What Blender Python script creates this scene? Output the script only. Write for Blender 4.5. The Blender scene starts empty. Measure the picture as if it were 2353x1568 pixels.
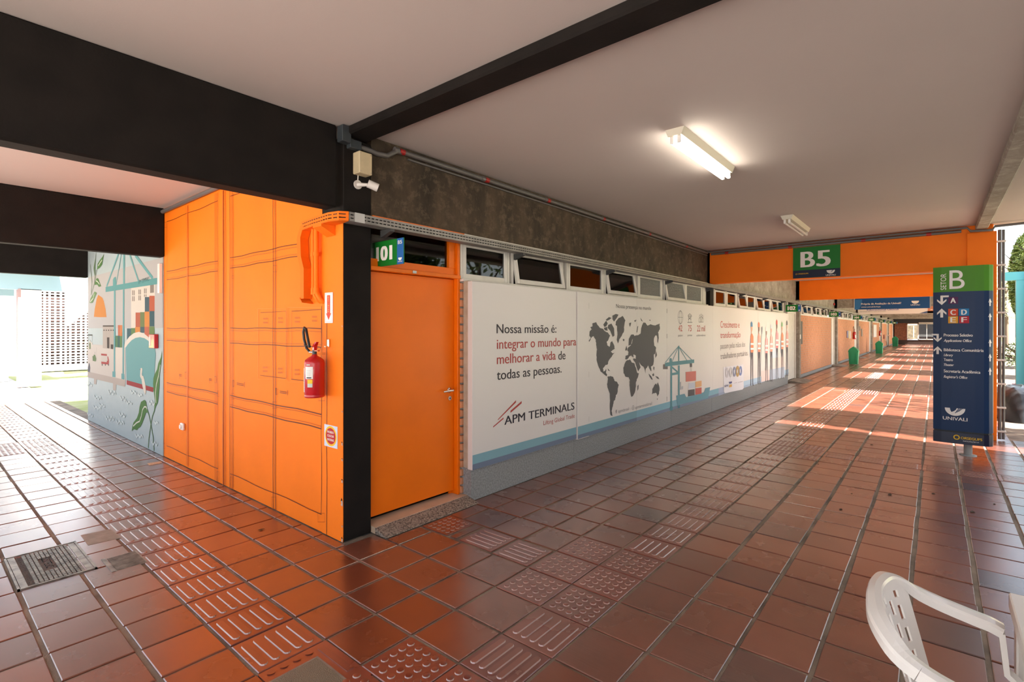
import bpy, bmesh, math, random
from mathutils import Vector, Matrix
from mathutils.geometry import tessellate_polygon
random.seed(7)
SC = bpy.context.scene
COL = SC.collection
# ------------------------------------------------------------------ camera
F, CX, HY, H = 1170.0, 1176.5, 756.0, 1.6
A = math.radians(39.76)
CAMX, CAMY = -2.1233, -3.4092
cd = bpy.data.cameras.new('camera'); cam = bpy.data.objects.new('camera', cd); COL.objects.link(cam)
cd.sensor_width = 36.0; cd.lens = F / 2353.0 * 36.0
cd.shift_y = (HY - 784.0) / 2353.0
cd.clip_start = 0.05; cd.clip_end = 400
cam.location = (CAMX, CAMY, H)
cam.rotation_euler = (math.radians(90), 0, A - math.radians(90))
SC.camera = cam
# ------------------------------------------------------------------ sky, sun, exposure
SUN_EL = math.radians(43.5)
SUN_TRAVEL = Vector((0.13, 1.0, 0)).normalized()
world = bpy.data.worlds.new('world'); SC.world = world; world.use_nodes = True
wn = world.node_tree.nodes; wl = world.node_tree.links
sky = wn.new('ShaderNodeTexSky'); sky.sky_type = 'NISHITA'; sky.sun_disc = False
sky.sun_elevation = SUN_EL
sky.sun_rotation = math.atan2(-SUN_TRAVEL.x, -SUN_TRAVEL.y)
sky.air_density = 1.0; sky.dust_density = 3.0; sky.ozone_density = 1.0
wmix = wn.new('ShaderNodeMixRGB'); wmix.inputs[0].default_value = 0.45
wmix.inputs[2].default_value = (4.2, 4.3, 4.4, 1)      # thin bright haze over the sky
wl.new(sky.outputs[0], wmix.inputs[1]); wl.new(wmix.outputs[0], wn['Background'].inputs[0])
wn['Background'].inputs[1].default_value = 0.46
sl = bpy.data.lights.new('sun', 'SUN'); sun = bpy.data.objects.new('sun', sl); COL.objects.link(sun)
sl.energy = 36.0; sl.angle = math.radians(0.6); sl.color = (1.0, 0.95, 0.88)
sd = Vector((SUN_TRAVEL.x * math.cos(SUN_EL), SUN_TRAVEL.y * math.cos(SUN_EL), -math.sin(SUN_EL)))
sun.rotation_euler = sd.to_track_quat('-Z', 'Y').to_euler()
SC.view_settings.view_transform = 'Standard'; SC.view_settings.look = 'None'
SC.view_settings.gamma = 1.0; SC.view_settings.use_curve_mapping = False
SC.view_settings.exposure = 0.28
SC.cycles.use_denoising = True
SC.cycles.max_bounces = 10; SC.cycles.diffuse_bounces = 6; SC.cycles.glossy_bounces = 4
SC.cycles.sample_clamp_indirect = 8.0

# ------------------------------------------------------------------ helpers
def L3(c):
    return tuple((x / 12.92 if x <= 0.04045 else ((x + 0.055) / 1.055) ** 2.4) for x in [v / 255.0 for v in c]) + (1.0,)
def S(h):
    return L3((int(h[0:2], 16), int(h[2:4], 16), int(h[4:6], 16)))
FW = (math.cos(A), math.sin(A)); RT = (math.sin(A), -math.cos(A))
def ray(px, py):
    u = (px - CX) / F; v = (HY - py) / F
    return FW[0] + RT[0] * u, FW[1] + RT[1] * u, v
def wy(px, py, y=0.0):                      # measured photo point -> real point on the wall plane y = const
    d = ray(px, py); t = (y - CAMY) / d[1]; return (CAMX + d[0] * t, y, H + d[2] * t)
def wx(px, py, x=0.0):                      # ... on the wall plane x = const
    d = ray(px, py); t = (x - CAMX) / d[0]; return (x, CAMY + d[1] * t, H + d[2] * t)
def pix(x, y, z):
    dx, dy, dz = x - CAMX, y - CAMY, z - H
    D = dx * FW[0] + dy * FW[1]
    if D < 0.05: return None
    return CX + F * (dx * RT[0] + dy * RT[1]) / D, HY - F * dz / D, D
class Z:                                    # a magnified window of the photo: local coordinates -> photo coordinates
    def __init__(s, ox, oy, k): s.ox, s.oy, s.k = ox, oy, k
    def __call__(s, x, y): return s.ox + x / s.k, s.oy + y / s.k

def clean_nodes(m):
    m.use_nodes = True
    return m.node_tree.nodes, m.node_tree.links, m.node_tree.nodes['Principled BSDF']
MATS = {}
def mat(name, col, rough=0.6, metal=0.0, noise=0.0, nscale=6.0, bump=0.0, bscale=40.0, emit=None, estr=0.0, spec=0.5, coat=0.0, col2=None):
    if name in MATS: return MATS[name]
    m = bpy.data.materials.new(name); n, l, b = clean_nodes(m)
    b.inputs['Base Color'].default_value = col; b.inputs['Roughness'].default_value = rough
    b.inputs['Metallic'].default_value = metal; b.inputs['Specular IOR Level'].default_value = spec
    b.inputs['Coat Weight'].default_value = coat
    geo = n.new('ShaderNodeNewGeometry')
    if noise > 0 or col2:
        tx = n.new('ShaderNodeTexNoise'); tx.inputs['Scale'].default_value = nscale; tx.inputs['Detail'].default_value = 6
        l.new(geo.outputs['Position'], tx.inputs['Vector'])
        mx = n.new('ShaderNodeMixRGB'); mx.inputs[1].default_value = col
        mx.inputs[2].default_value = col2 if col2 else tuple(c * (1 - noise) for c in col[:3]) + (1,)
        rr = n.new('ShaderNodeValToRGB'); rr.color_ramp.elements[0].position = 0.38; rr.color_ramp.elements[1].position = 0.66
        l.new(tx.outputs['Fac'], rr.inputs[0]); l.new(rr.outputs[0], mx.inputs[0]); l.new(mx.outputs[0], b.inputs['Base Color'])
    if bump > 0:
        t2 = n.new('ShaderNodeTexNoise'); t2.inputs['Scale'].default_value = bscale; t2.inputs['Detail'].default_value = 4
        l.new(geo.outputs['Position'], t2.inputs['Vector'])
        bp = n.new('ShaderNodeBump'); bp.inputs['Strength'].default_value = bump; bp.inputs['Distance'].default_value = 0.01
        l.new(t2.outputs['Fac'], bp.inputs['Height']); l.new(bp.outputs[0], b.inputs['Normal'])
    if emit:
        b.inputs['Emission Color'].default_value = emit; b.inputs['Emission Strength'].default_value = estr
    MATS[name] = m; return m
def flat(hexc, rough=0.55):                 # printed / painted flat colour
    return mat('print_' + hexc, S(hexc), rough, spec=0.35)

def tile_mat(name, ca, cb, cdark, stripes):
    m = bpy.data.materials.new(name); n, l, b = clean_nodes(m)
    geo = n.new('ShaderNodeNewGeometry'); oi = n.new('ShaderNodeObjectInfo')
    add = n.new('ShaderNodeMath'); add.operation = 'ADD'
    l.new(oi.outputs['Random'], add.inputs[0]); l.new(geo.outputs['Random Per Island'], add.inputs[1])
    wnz = n.new('ShaderNodeTexWhiteNoise'); wnz.noise_dimensions = '1D'; l.new(add.outputs[0], wnz.inputs['W'])
    rp = n.new('ShaderNodeValToRGB'); e = rp.color_ramp.elements
    e[0].position = 0.0; e[0].color = cdark; e[1].position = 1.0; e[1].color = cb
    k = e.new(0.10); k.color = ca
    l.new(wnz.outputs['Value'], rp.inputs[0])
    nz = n.new('ShaderNodeTexNoise'); nz.inputs['Scale'].default_value = 2.2; nz.inputs['Detail'].default_value = 8
    l.new(geo.outputs['Position'], nz.inputs['Vector'])
    mx = n.new('ShaderNodeMixRGB'); mx.blend_type = 'MULTIPLY'
    l.new(rp.outputs[0], mx.inputs[1]); mx.inputs[2].default_value = (0.62, 0.55, 0.5, 1)
    r2 = n.new('ShaderNodeValToRGB'); r2.color_ramp.elements[0].position = 0.35; r2.color_ramp.elements[1].position = 0.85
    l.new(nz.outputs['Fac'], r2.inputs[0]); l.new(r2.outputs[0], mx.inputs[0]); l.new(mx.outputs[0], b.inputs['Base Color'])
    rm = n.new('ShaderNodeMapRange'); rm.inputs[3].default_value = 0.16; rm.inputs[4].default_value = 0.36
    l.new(nz.outputs['Fac'], rm.inputs[0]); l.new(rm.outputs[0], b.inputs['Roughness'])
    b.inputs['Specular IOR Level'].default_value = 0.7; b.inputs['Coat Weight'].default_value = 1.0; b.inputs['Coat Roughness'].default_value = 0.30; b.inputs['Coat IOR'].default_value = 1.65
    fine = n.new('ShaderNodeTexNoise'); fine.inputs['Scale'].default_value = 1.0; fine.inputs['Detail'].default_value = 3
    mp = n.new('ShaderNodeMapping'); mp.inputs['Scale'].default_value = stripes
    l.new(geo.outputs['Position'], mp.inputs['Vector']); l.new(mp.outputs[0], fine.inputs['Vector'])
    bp = n.new('ShaderNodeBump'); bp.inputs['Strength'].default_value = 0.28; bp.inputs['Distance'].default_value = 0.004
    l.new(fine.outputs['Fac'], bp.inputs['Height']); l.new(bp.outputs[0], b.inputs['Normal'])
    return m

def concrete_mat(name, c1, c2, c3, vert=True):
    m = bpy.data.materials.new(name); n, l, b = clean_nodes(m)
    geo = n.new('ShaderNodeNewGeometry')
    mp = n.new('ShaderNodeMapping'); mp.inputs['Scale'].default_value = (2.2, 2.2, 1.1 if vert else 3.0)
    l.new(geo.outputs['Position'], mp.inputs['Vector'])
    a = n.new('ShaderNodeTexNoise'); a.inputs['Scale'].default_value = 1.0; a.inputs['Detail'].default_value = 9; a.inputs['Roughness'].default_value = 0.65
    l.new(mp.outputs[0], a.inputs['Vector'])
    c = n.new('ShaderNodeTexNoise'); c.inputs['Scale'].default_value = 9; c.inputs['Detail'].default_value = 8; c.inputs['Roughness'].default_value = 0.75
    l.new(geo.outputs['Position'], c.inputs['Vector'])
    ra = n.new('ShaderNodeValToRGB'); ra.color_ramp.elements[0].position = 0.36; ra.color_ramp.elements[0].color = c1
    ra.color_ramp.elements[1].position = 0.68; ra.color_ramp.elements[1].color = c2
    l.new(a.outputs['Fac'], ra.inputs[0])
    rc = n.new('ShaderNodeValToRGB'); rc.color_ramp.elements[0].position = 0.50; rc.color_ramp.elements[1].position = 0.78
    l.new(c.outputs['Fac'], rc.inputs[0])
    mx = n.new('ShaderNodeMixRGB'); l.new(rc.outputs[0], mx.inputs[0]); l.new(ra.outputs[0], mx.inputs[1]); mx.inputs[2].default_value = c3
    l.new(mx.outputs[0], b.inputs['Base Color']); b.inputs['Roughness'].default_value = 0.8
    bp = n.new('ShaderNodeBump'); bp.inputs['Strength'].default_value = 0.25; bp.inputs['Distance'].default_value = 0.01
    l.new(c.outputs['Fac'], bp.inputs['Height']); l.new(bp.outputs[0], b.inputs['Normal'])
    return m

def glass_mat(name, wavy=False, tint=(0.75, 0.78, 0.78, 1)):
    m = bpy.data.materials.new(name); m.use_nodes = True
    n, l = m.node_tree.nodes, m.node_tree.links; n.remove(n['Principled BSDF'])
    out = n['Material Output']; tr = n.new('ShaderNodeBsdfTransparent'); tr.inputs[0].default_value = tint
    gl = n.new('ShaderNodeBsdfGlossy'); gl.inputs['Roughness'].default_value = 0.25 if wavy else 0.02
    fr = n.new('ShaderNodeFresnel'); fr.inputs['IOR'].default_value = 1.6
    mx = n.new('ShaderNodeMixShader'); l.new(fr.outputs[0], mx.inputs[0]); l.new(tr.outputs[0], mx.inputs[1]); l.new(gl.outputs[0], mx.inputs[2])
    if wavy:
        df = n.new('ShaderNodeBsdfDiffuse'); df.inputs[0].default_value = (0.35, 0.36, 0.34, 1)
        m2 = n.new('ShaderNodeMixShader'); m2.inputs[0].default_value = 0.45
        geo = n.new('ShaderNodeNewGeometry'); v = n.new('ShaderNodeTexVoronoi'); v.inputs['Scale'].default_value = 45
        l.new(geo.outputs['Position'], v.inputs['Vector'])
        bp = n.new('ShaderNodeBump'); bp.inputs['Strength'].default_value = 0.9; bp.inputs['Distance'].default_value = 0.02
        l.new(v.outputs['Distance'], bp.inputs['Height'])
        for q in (gl, df, fr): l.new(bp.outputs[0], q.inputs['Normal'])
        l.new(mx.outputs[0], m2.inputs[1]); l.new(df.outputs[0], m2.inputs[2]); mx = m2
    l.new(mx.outputs[0], out.inputs[0]); return m

def link(o, parent=None):
    COL.objects.link(o)
    if parent: o.parent = parent
    return o
def tag(o, label=None, cat=None, group=None, kind=None):
    if label: o['label'] = label
    if cat: o['category'] = cat
    if group: o['group'] = group
    if kind: o['kind'] = kind
    return o
def empty(name, loc=(0, 0, 0), rz=0.0, parent=None):
    o = bpy.data.objects.new(name, None); link(o, parent); o.location = loc; o.rotation_euler = (0, 0, rz)
    o.empty_display_size = 0.1; return o
class MB:
    def __init__(s): s.v = []; s.f = []; s.m = []; s.mats = []; s.smooth = []
    def mi(s, m):
        if m not in s.mats: s.mats.append(m)
        return s.mats.index(m)
    def add(s, vs, fs, m, sm=False):
        b = len(s.v); s.v += [tuple(p) for p in vs]; i = s.mi(m)
        for f in fs: s.f.append([b + k for k in f]); s.m.append(i); s.smooth.append(sm)
        return s
    def box(s, x0, x1, y0, y1, z0, z1, m, bev=0.0):
        if bev > 0:
            e = min(bev, abs(x1 - x0) / 3, abs(y1 - y0) / 3, abs(z1 - z0) / 3)
            bm = bmesh.new(); bmesh.ops.create_cube(bm, size=1)
            for q in bm.verts: q.co = Vector(((x0 + x1) / 2 + q.co.x * (x1 - x0), (y0 + y1) / 2 + q.co.y * (y1 - y0), (z0 + z1) / 2 + q.co.z * (z1 - z0)))
            bmesh.ops.bevel(bm, geom=bm.edges[:], offset=e, segments=1, affect='EDGES', profile=0.5)
            bm.verts.index_update(); s.add([q.co[:] for q in bm.verts], [[q.index for q in f.verts] for f in bm.faces], m); bm.free(); return s
        v = [(x, y, z) for x in (x0, x1) for y in (y0, y1) for z in (z0, z1)]
        return s.add(v, [(0, 1, 3, 2), (4, 6, 7, 5), (0, 4, 5, 1), (2, 3, 7, 6), (0, 2, 6, 4), (1, 5, 7, 3)], m)
    def poly(s, pts, m):                      # flat (possibly concave) outline
        pts = [Vector(p) for p in pts]
        return s.add(pts, [t for t in tessellate_polygon([pts])], m)
    def prism(s, pts, d, m):                  # outline pushed along vector d
        pts = [Vector(p) for p in pts]; d = Vector(d); n = len(pts); tr = tessellate_polygon([pts])
        vs = pts + [p + d for p in pts]; fs = [tuple(t) for t in tr] + [tuple(k + n for k in reversed(t)) for t in tr]
        fs += [(i, (i + 1) % n, n + (i + 1) % n, n + i) for i in range(n)]
        return s.add(vs, fs, m)
    def tube(s, path, r, m, n=10, caps=True, close=False):
        P = [Vector(p) for p in path]; k = len(P); R = r if isinstance(r, (list, tuple)) else [r] * k
        t0 = (P[1] - P[0]).normalized(); up = Vector((0, 0, 1)) if abs(t0.z) < 0.9 else Vector((1, 0, 0))
        a = t0.cross(up).normalized(); vs = []
        for i, p in enumerate(P):
            t = (P[min(i + 1, k - 1)] - P[max(i - 1, 0)]).normalized()
            a = (a - t * a.dot(t)).normalized(); b = t.cross(a)
            for j in range(n):
                th = 2 * math.pi * j / n; vs.append(p + (a * math.cos(th) + b * math.sin(th)) * R[i])
        fs = [(i * n + j, i * n + (j + 1) % n, (i + 1) * n + (j + 1) % n, (i + 1) * n + j) for i in range(k - 1) for j in range(n)]
        s.add(vs, fs, m, True)
        if caps: s.add(vs[:n], [tuple(range(n))[::-1]], m); s.add(vs[-n:], [tuple(range(n))], m)
        return s
    def sweep(s, path, prof, m, upv=(0, 0, 1)):    # profile (side, up) offsets carried along a path; a flat band
        P = [Vector(p) for p in path]; k = len(P); n = 0; vs = []; U = Vector(upv)
        for i, p in enumerate(P):
            t = (P[min(i + 1, k - 1)] - P[max(i - 1, 0)]).normalized()
            sd_ = t.cross(U).normalized(); u2 = sd_.cross(t).normalized()
            pr_ = prof(i / (k - 1)) if callable(prof) else prof
            if i == 0: n = len(pr_)
            vs += [p + sd_ * a + u2 * b for a, b in pr_]
        fs = [(i * n + j, i * n + (j + 1) % n, (i + 1) * n + (j + 1) % n, (i + 1) * n + j) for i in range(k - 1) for j in range(n)]
        fs += [tuple(range(n))[::-1], tuple(range((k - 1) * n, k * n))]
        return s.add(vs, fs, m, False)
    def lathe(s, prof, cx, cy, m, n=24, z0=0.0):
        vs = []; k = len(prof)
        for r, z in prof:
            for j in range(n): th = 2 * math.pi * j / n; vs.append((cx + r * math.cos(th), cy + r * math.sin(th), z0 + z))
        fs = [(i * n + j, i * n + (j + 1) % n, (i + 1) * n + (j + 1) % n, (i + 1) * n + j) for i in range(k - 1) for j in range(n)]
        return s.add(vs, fs, m, True)
    def ribbon(s, pts, w, nrm, m):            # thin painted line of width w on a plane with normal nrm
        P = [Vector(p) for p in pts]; N = Vector(nrm); vs = []; k = len(P)
        for i, p in enumerate(P):
            t = (P[min(i + 1, k - 1)] - P[max(i - 1, 0)]).normalized(); a = N.cross(t).normalized() * (w / 2)
            vs += [p - a, p + a]
        return s.add(vs, [(2 * i, 2 * i + 1, 2 * i + 3, 2 * i + 2) for i in range(k - 1)], m)
    def mesh(s, name):
        me = bpy.data.meshes.new(name); me.from_pydata(s.v, [], s.f)
        for m in s.mats: me.materials.append(m)
        me.polygons.foreach_set('material_index', s.m); me.polygons.foreach_set('use_smooth', s.smooth)
        bm = bmesh.new(); bm.from_mesh(me); bmesh.ops.recalc_face_normals(bm, faces=bm.faces[:]); bm.to_mesh(me); bm.free()
        me.update(); return me
    def build(s, name, parent=None, **kw):
        o = bpy.data.objects.new(name, s.mesh(name)); link(o, parent); tag(o, **kw); return o

# ------------------------------------------------------------------ lettering
_tc = {}
def glyphs(txt, bold=0.0, shear=0.0, sp=1.0):
    key = (txt, bold, shear, sp)
    if key not in _tc:
        c = bpy.data.curves.new('t', 'FONT'); c.body = txt; c.size = 1; c.offset = bold; c.shear = shear; c.space_character = sp
        c.resolution_u = 4 if len(txt) < 30 else 3
        o = bpy.data.objects.new('t', c); COL.objects.link(o)
        bpy.context.view_layer.update()
        me = o.evaluated_get(bpy.context.evaluated_depsgraph_get()).to_mesh()
        _tc[key] = ([(v.co.x, v.co.y) for v in me.vertices], [tuple(p.vertices) for p in me.polygons])
        COL.objects.unlink(o); bpy.data.objects.remove(o); bpy.data.curves.remove(c)
    return _tc[key]
_cap = None
def text(mb, txt, P, u0, u1, vb, cap, m, bold=0.0, shear=0.0, sp=1.0, skew=0.0, rot=False):
    """lettering fitted between u0 and u1 with its baseline at vb and capitals 'cap' tall; P(u, v) -> point"""
    global _cap
    if _cap is None: _cap = max(v[1] for v in glyphs('H')[0])
    vs, fs = glyphs(txt, 0.0, shear, sp)
    x0 = min(v[0] for v in vs); x1 = max(v[0] for v in vs); ky = cap / _cap; bw = bold * ky * 1.6
    kx = (u1 - u0 - bw) / (x1 - x0)
    for i, d in enumerate((0.0, 1.0, 0.5)[:3 if bold > 0 else 1]):      # heavier strokes: the same letters struck again a hair aside
        pts = [Vector(P(u0 + d * bw + (x - x0) * kx, vb + y * ky + skew * (x - x0) * kx)) for x, y in vs]
        if i:
            e1 = Vector(P(1, 0)) - Vector(P(0, 0)); nn = Vector((0, -1, 0)) if abs(e1.x) > abs(e1.y) else Vector((-1, 0, 0))
            pts = [p + nn * 0.00012 * i for p in pts]
        mb.add(pts, fs, m)
def PY(y): return lambda u, v: (u, y, v)                 # wall plane facing -y, reading along +x
def PX(x): return lambda u, v: (x, -u, v)                # plane facing -x, reading along -y (u = -y)
def circ(cx_, cy_, r, n=24, ry=None): return [(cx_ + r * math.cos(2 * math.pi * i / n), cy_ + (ry or r) * math.sin(2 * math.pi * i / n)) for i in range(n)]
def ring(mb, P, cu, cv, r0, r1, m, n=28, a0=0.0, a1=2 * math.pi):
    vs = []; full = abs(a1 - a0 - 2 * math.pi) < 1e-6
    for i in range(n + 1):
        th = a0 + (a1 - a0) * i / n
        vs += [P(cu + r0 * math.cos(th), cv + r0 * math.sin(th)), P(cu + r1 * math.cos(th), cv + r1 * math.sin(th))]
    mb.add(vs, [(2 * i, 2 * i + 1, 2 * i + 3, 2 * i + 2) for i in range(n)], m)

# ------------------------------------------------------------------ materials
ORANGE = mat('orange_paint', (0.93, 0.195, 0.008, 1), 0.6, spec=0.2, noise=0.06, nscale=2.5, bump=0.05, bscale=120)
ORANGE_DOOR = mat('orange_enamel', (0.88, 0.175, 0.002, 1), 0.35, spec=0.3, noise=0.06, nscale=3)
CHAR = mat('charcoal_paint', (0.0115, 0.0085, 0.0070, 1), 0.75, spec=0.2, noise=0.35, nscale=5, bump=0.12, bscale=60)
CEIL = mat('ceiling_paint', (0.52, 0.455, 0.42, 1), 0.85, noise=0.03, nscale=1.0, bump=0.04, bscale=90)
CONC = concrete_mat('stained_concrete', (0.022, 0.014, 0.007, 1), (0.098, 0.064, 0.036, 1), (0.19, 0.14, 0.09, 1))
CONC2 = concrete_mat('grey_concrete', (0.20, 0.17, 0.14, 1), (0.36, 0.32, 0.27, 1), (0.50, 0.46, 0.41, 1), False)
PLINTH = mat('plinth_render', (0.30, 0.31, 0.31, 1), 0.75, noise=0.35, nscale=60, bump=0.2, bscale=90)
GROUT = mat('grout', (0.27, 0.205, 0.15, 1), 0.85, noise=0.5, nscale=4, bump=0.4, bscale=120)
PANEL = mat('panel_white', (0.74, 0.71, 0.68, 1), 0.42)
WHITEP = mat('white_paint', (0.72, 0.69, 0.63, 1), 0.5, noise=0.08, nscale=8)
WOODP = mat('pale_wood', (0.50, 0.40, 0.30, 1), 0.6, noise=0.2, nscale=12)
STEEL = mat('galvanised_steel', (0.30, 0.28, 0.265, 1), 0.5, metal=0.6, noise=0.2, nscale=10)
DARKM = mat('dark_metal', (0.05, 0.05, 0.05, 1), 0.5)
PVC = mat('grey_conduit', (0.12, 0.11, 0.105, 1), 0.4)
RED = mat('red_enamel', (0.50, 0.008, 0.012, 1), 0.25, coat=0.4)
BLACK = mat('black_rubber', (0.015, 0.015, 0.015, 1), 0.5)
CHROME = mat('chrome', (0.75, 0.74, 0.72, 1), 0.2, metal=1.0)
GREY = mat('dark_fitting', (0.035, 0.042, 0.048, 1), 0.5)
BEIGE = mat('beige_plastic', (0.62, 0.50, 0.31, 1), 0.5, noise=0.08, nscale=20)
WPL = mat('white_plastic', (0.80, 0.76, 0.71, 1), 0.28, coat=0.2)
BRICK = mat('brick_clay', (0.62, 0.27, 0.13, 1), 0.8, noise=0.3, nscale=9, col2=(0.50, 0.22, 0.11, 1))
MORTAR = mat('mortar', (0.42, 0.33, 0.26, 1), 0.9)
TILE_R = tile_mat('terracotta_tile', (0.18, 0.055, 0.032, 1), (0.24, 0.074, 0.040, 1), (0.10, 0.05, 0.045, 1), (90, 3, 1))
TILE_L = tile_mat('terracotta_tile_passage', (0.18, 0.042, 0.018, 1), (0.26, 0.062, 0.024, 1), (0.15, 0.05, 0.035, 1), (26, 3, 1))
TACTE = tile_mat('worn_tactile_edge', (0.34, 0.17, 0.12, 1), (0.38, 0.20, 0.15, 1), (0.30, 0.13, 0.09, 1), (8, 8, 1))
TACT = tile_mat('tactile_tile_red', (0.20, 0.052, 0.034, 1), (0.25, 0.06, 0.036, 1), (0.16, 0.02, 0.014, 1), (8, 8, 1))
GLASS = glass_mat('clear_glass'); GLASSW = glass_mat('rippled_glass', True)
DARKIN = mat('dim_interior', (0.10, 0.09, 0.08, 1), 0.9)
LINE = flat('5A2208'); LINE2 = flat('B0500F')

# ================================================================== SETTING
ZC = 3.11
# ---- ceiling
m = MB()
m.box(-4.1, 0.0, -8.2, 8.25, ZC, ZC + 0.14, CEIL)
m.box(0.0, 8.1, -4.56, 0.15, ZC, ZC + 0.14, CEIL)
m.box(8.1, 64.4, -4.05, 0.15, ZC, ZC + 0.14, CEIL)
m.box(0.0, 64.4, 0.15, 8.25, ZC, ZC + 0.14, CEIL)
m.build('ceiling', kind='structure', label='pale plastered ceiling slab over the covered walkway')
# ---- beams (each one piece)
def beam(x0, x1, y0, y1, z0, mm, label, z1=ZC):
    return MB().box(x0, x1, y0, y1, z0, z1, mm, 0.012).build('beam', kind='structure', label=label)
beam(-4.1, -0.05, 0.0, 0.15, 2.5, CHAR, 'deep charcoal beam crossing from the corner column')
beam(-4.1, -0.002, 4.02, 4.17, 2.5, CHAR, 'charcoal beam where the orange wall meets the mural')
beam(-4.1, -0.002, 8.05, 8.2, 2.5, CHAR, 'charcoal beam at the end of the mural wall')
beam(-4.1, 0.0, -8.2, -8.05, 2.5, CHAR, 'charcoal beam behind the viewer')
beam(0.0, 0.20, -4.5, 0.0, 3.045, CHAR, 'shallow black beam under the ceiling from the corner column')
beam(-4.1, 7.86, -3.99, -3.85, 3.04, CONC2, 'stained grey concrete beam along the open side of the walkway')
beam(7.9, 8.1, -4.05, 0.0, 2.47, ORANGE, 'orange beam carrying the green B5 sign')
beam(16.0, 16.2, -4.05, 0.0, 2.5, ORANGE, 'second orange beam behind the B5 beam')
for k in range(3, 8):
    beam(8 * k + 0.0, 8 * k + 0.2, -4.05, 0.0, 2.5, CONC2, 'grey concrete beam across the corridor at the %s green room sign' % {3: '103', 4: '104', 5: '105', 6: '106', 7: '107'}[k])
for k in range(1, 8):
    beam(8 * k + 0.2, 8 * k + 8.0, -4.05, -3.9, 2.86, CONC2, 'concrete edge beam on the open side of corridor bay %d' % (k + 1))
for k in range(0, 8):
    a, b_ = 8 * k + (0.245 if k == 0 else 0.2), 8 * k + 8.0 - (0.1 if k == 0 else 0)
    o = MB().box(a, b_, 0.0, 0.15, 2.49 if k == 0 else 2.47, ZC, CONC if k == 0 else CONC2).build('wall_corridor_upper', kind='structure', label=('dark stained concrete wall band above the windows of room 101' if k == 0 else 'concrete wall band above the windows in corridor bay %d' % (k + 1)))
# ---- columns
MB().box(0.0, 0.245, 0.0, 0.30, 0, 3.045, CHAR, 0.006).build('column', kind='structure', label='charcoal corner column between orange wall and door 101')
MB().box(-0.02, 0.02, -0.002, 0.30, 0, ZC, CHAR).build('column', kind='structure', label='narrow charcoal fin behind the corner column') if False else None
for k in range(1, 9):
    x = 7.9 if k == 1 else 8.0 * k
    MB().box(x, x + 0.2, -0.055 if k == 1 else -0.115, 0.16, 0, ZC, CHAR if k == 1 else CONC2, 0.006).build('column', kind='structure', label='dark concrete column on the room side at the %s crossing' % ['B5 sign', 'second', 'third', 'fourth', 'fifth', 'sixth', 'seventh', 'last'][k - 1])
    mm = ORANGE if k == 1 else CONC2
    MB().box(x - 0.02, x + 0.2, -4.08, -3.76, 0, 2.86 if k > 1 else 3.0, mm, 0.006).build('column', kind='structure', label=('orange column behind the blue directory sign' if k == 1 else 'column on the open side under corridor beam %d' % k))

# ---- orange wall with painted container
wall_o = MB().box(0.0, 0.14, 0.30, 4.05, 0, ZC, ORANGE).box(-0.004, 0.0, 0.0, 0.30, 0, 2.42, ORANGE).build('wall_orange', kind='structure', label='orange painted wall with a shipping container drawn in brown lines')
X0 = -0.006
ml = MB()
zb = Z(360, 400, 3.1365); zc_ = Z(360, 850, 3.4846)
def yv(px): return wx(px, 900)[1]
def vline(px0, pyt, px1, pyb, w, mm=LINE):
    a = wx(px0, pyt, X0); b_ = wx(px1, pyb, X0); ml.ribbon([a, ((a[0]), (a[1] + b_[1]) / 2 + 0.002, (a[2] + b_[2]) / 2), b_], w, (1, 0, 0), mm)
def L(z_, pts, w, mm=LINE): ml.ribbon([wx(*z_(*p), X0) for p in pts], w, (1, 0, 0), mm)
YL, YR = 3.93, 0.285
for y0_, y1_ in ((3.93, 2.34), (2.03, 0.30)):
    for zz, w, mm in ((2.31, 0.007, LINE), (2.285, 0.004, LINE2), (2.205, 0.007, LINE), (2.225, 0.004, LINE2), (1.605, 0.007, LINE), (1.58, 0.004, LINE2), (1.475, 0.004, LINE2), (1.455, 0.007, LINE),
                      (0.93, 0.008, LINE), (0.912, 0.004, LINE2), (0.835, 0.004, LINE2), (0.815, 0.008, LINE)):
        if zz > 2.2 and y1_ < 1: yy1 = 0.66
        else: yy1 = y1_
        n_ = 9; ml.ribbon([(X0, y0_ + (yy1 - y0_) * i / n_, zz + 0.004 * math.sin(i * 1.7 + zz * 9)) for i in range(n_ + 1)], w, (1, 0, 0), mm)
    for zz in (2.93, 0.145):
        n_ = 9; ml.ribbon([(X0, y0_ + (y1_ - y0_) * i / n_, zz + 0.006 * math.sin(i * 1.3 + zz)) for i in range(n_ + 1)], 0.006, (1, 0, 0), LINE)
for y_, zt, zb_, w, mm in ((4.03, 3.05, 0.03, 0.006, LINE2), (3.93, 2.93, 0.14, 0.005, LINE2), (3.25, 3.05, 0.02, 0.006, LINE2), (3.19, 3.05, 0.02, 0.006, LINE2), (3.22, 3.05, 0.02, 0.02, flat('F07A1A')),
                          (2.42, 3.05, 0.0, 0.006, LINE2), (2.385, 3.05, 0.0, 0.006, LINE2), (2.345, 3.05, 0.0, 0.006, LINE), (2.205, 3.05, 0.0, 0.022, LINE2), (2.155, 3.05, 0.0, 0.01, LINE2),
                          (2.04, 3.05, 0.0, 0.007, LINE), (2.0, 3.05, 0.0, 0.006, LINE2), (1.965, 3.05, 0.0, 0.007, LINE), (1.112, 3.05, 0.0, 0.008, LINE), (1.07, 3.05, 0.0, 0.008, LINE),
                          (0.30, 1.78, 0.15, 0.006, LINE), (0.222, 1.8, 0.0, 0.006, LINE)):
    if zt > 3: zt = 3.02
    n_ = 8; ml.ribbon([(X0 - 0.0004, y_ + 0.004 * math.sin(i * 2.1 + y_ * 5), zb_ + (zt - zb_) * i / n_) for i in range(n_ + 1)], w, (1, 0, 0), mm)
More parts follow.
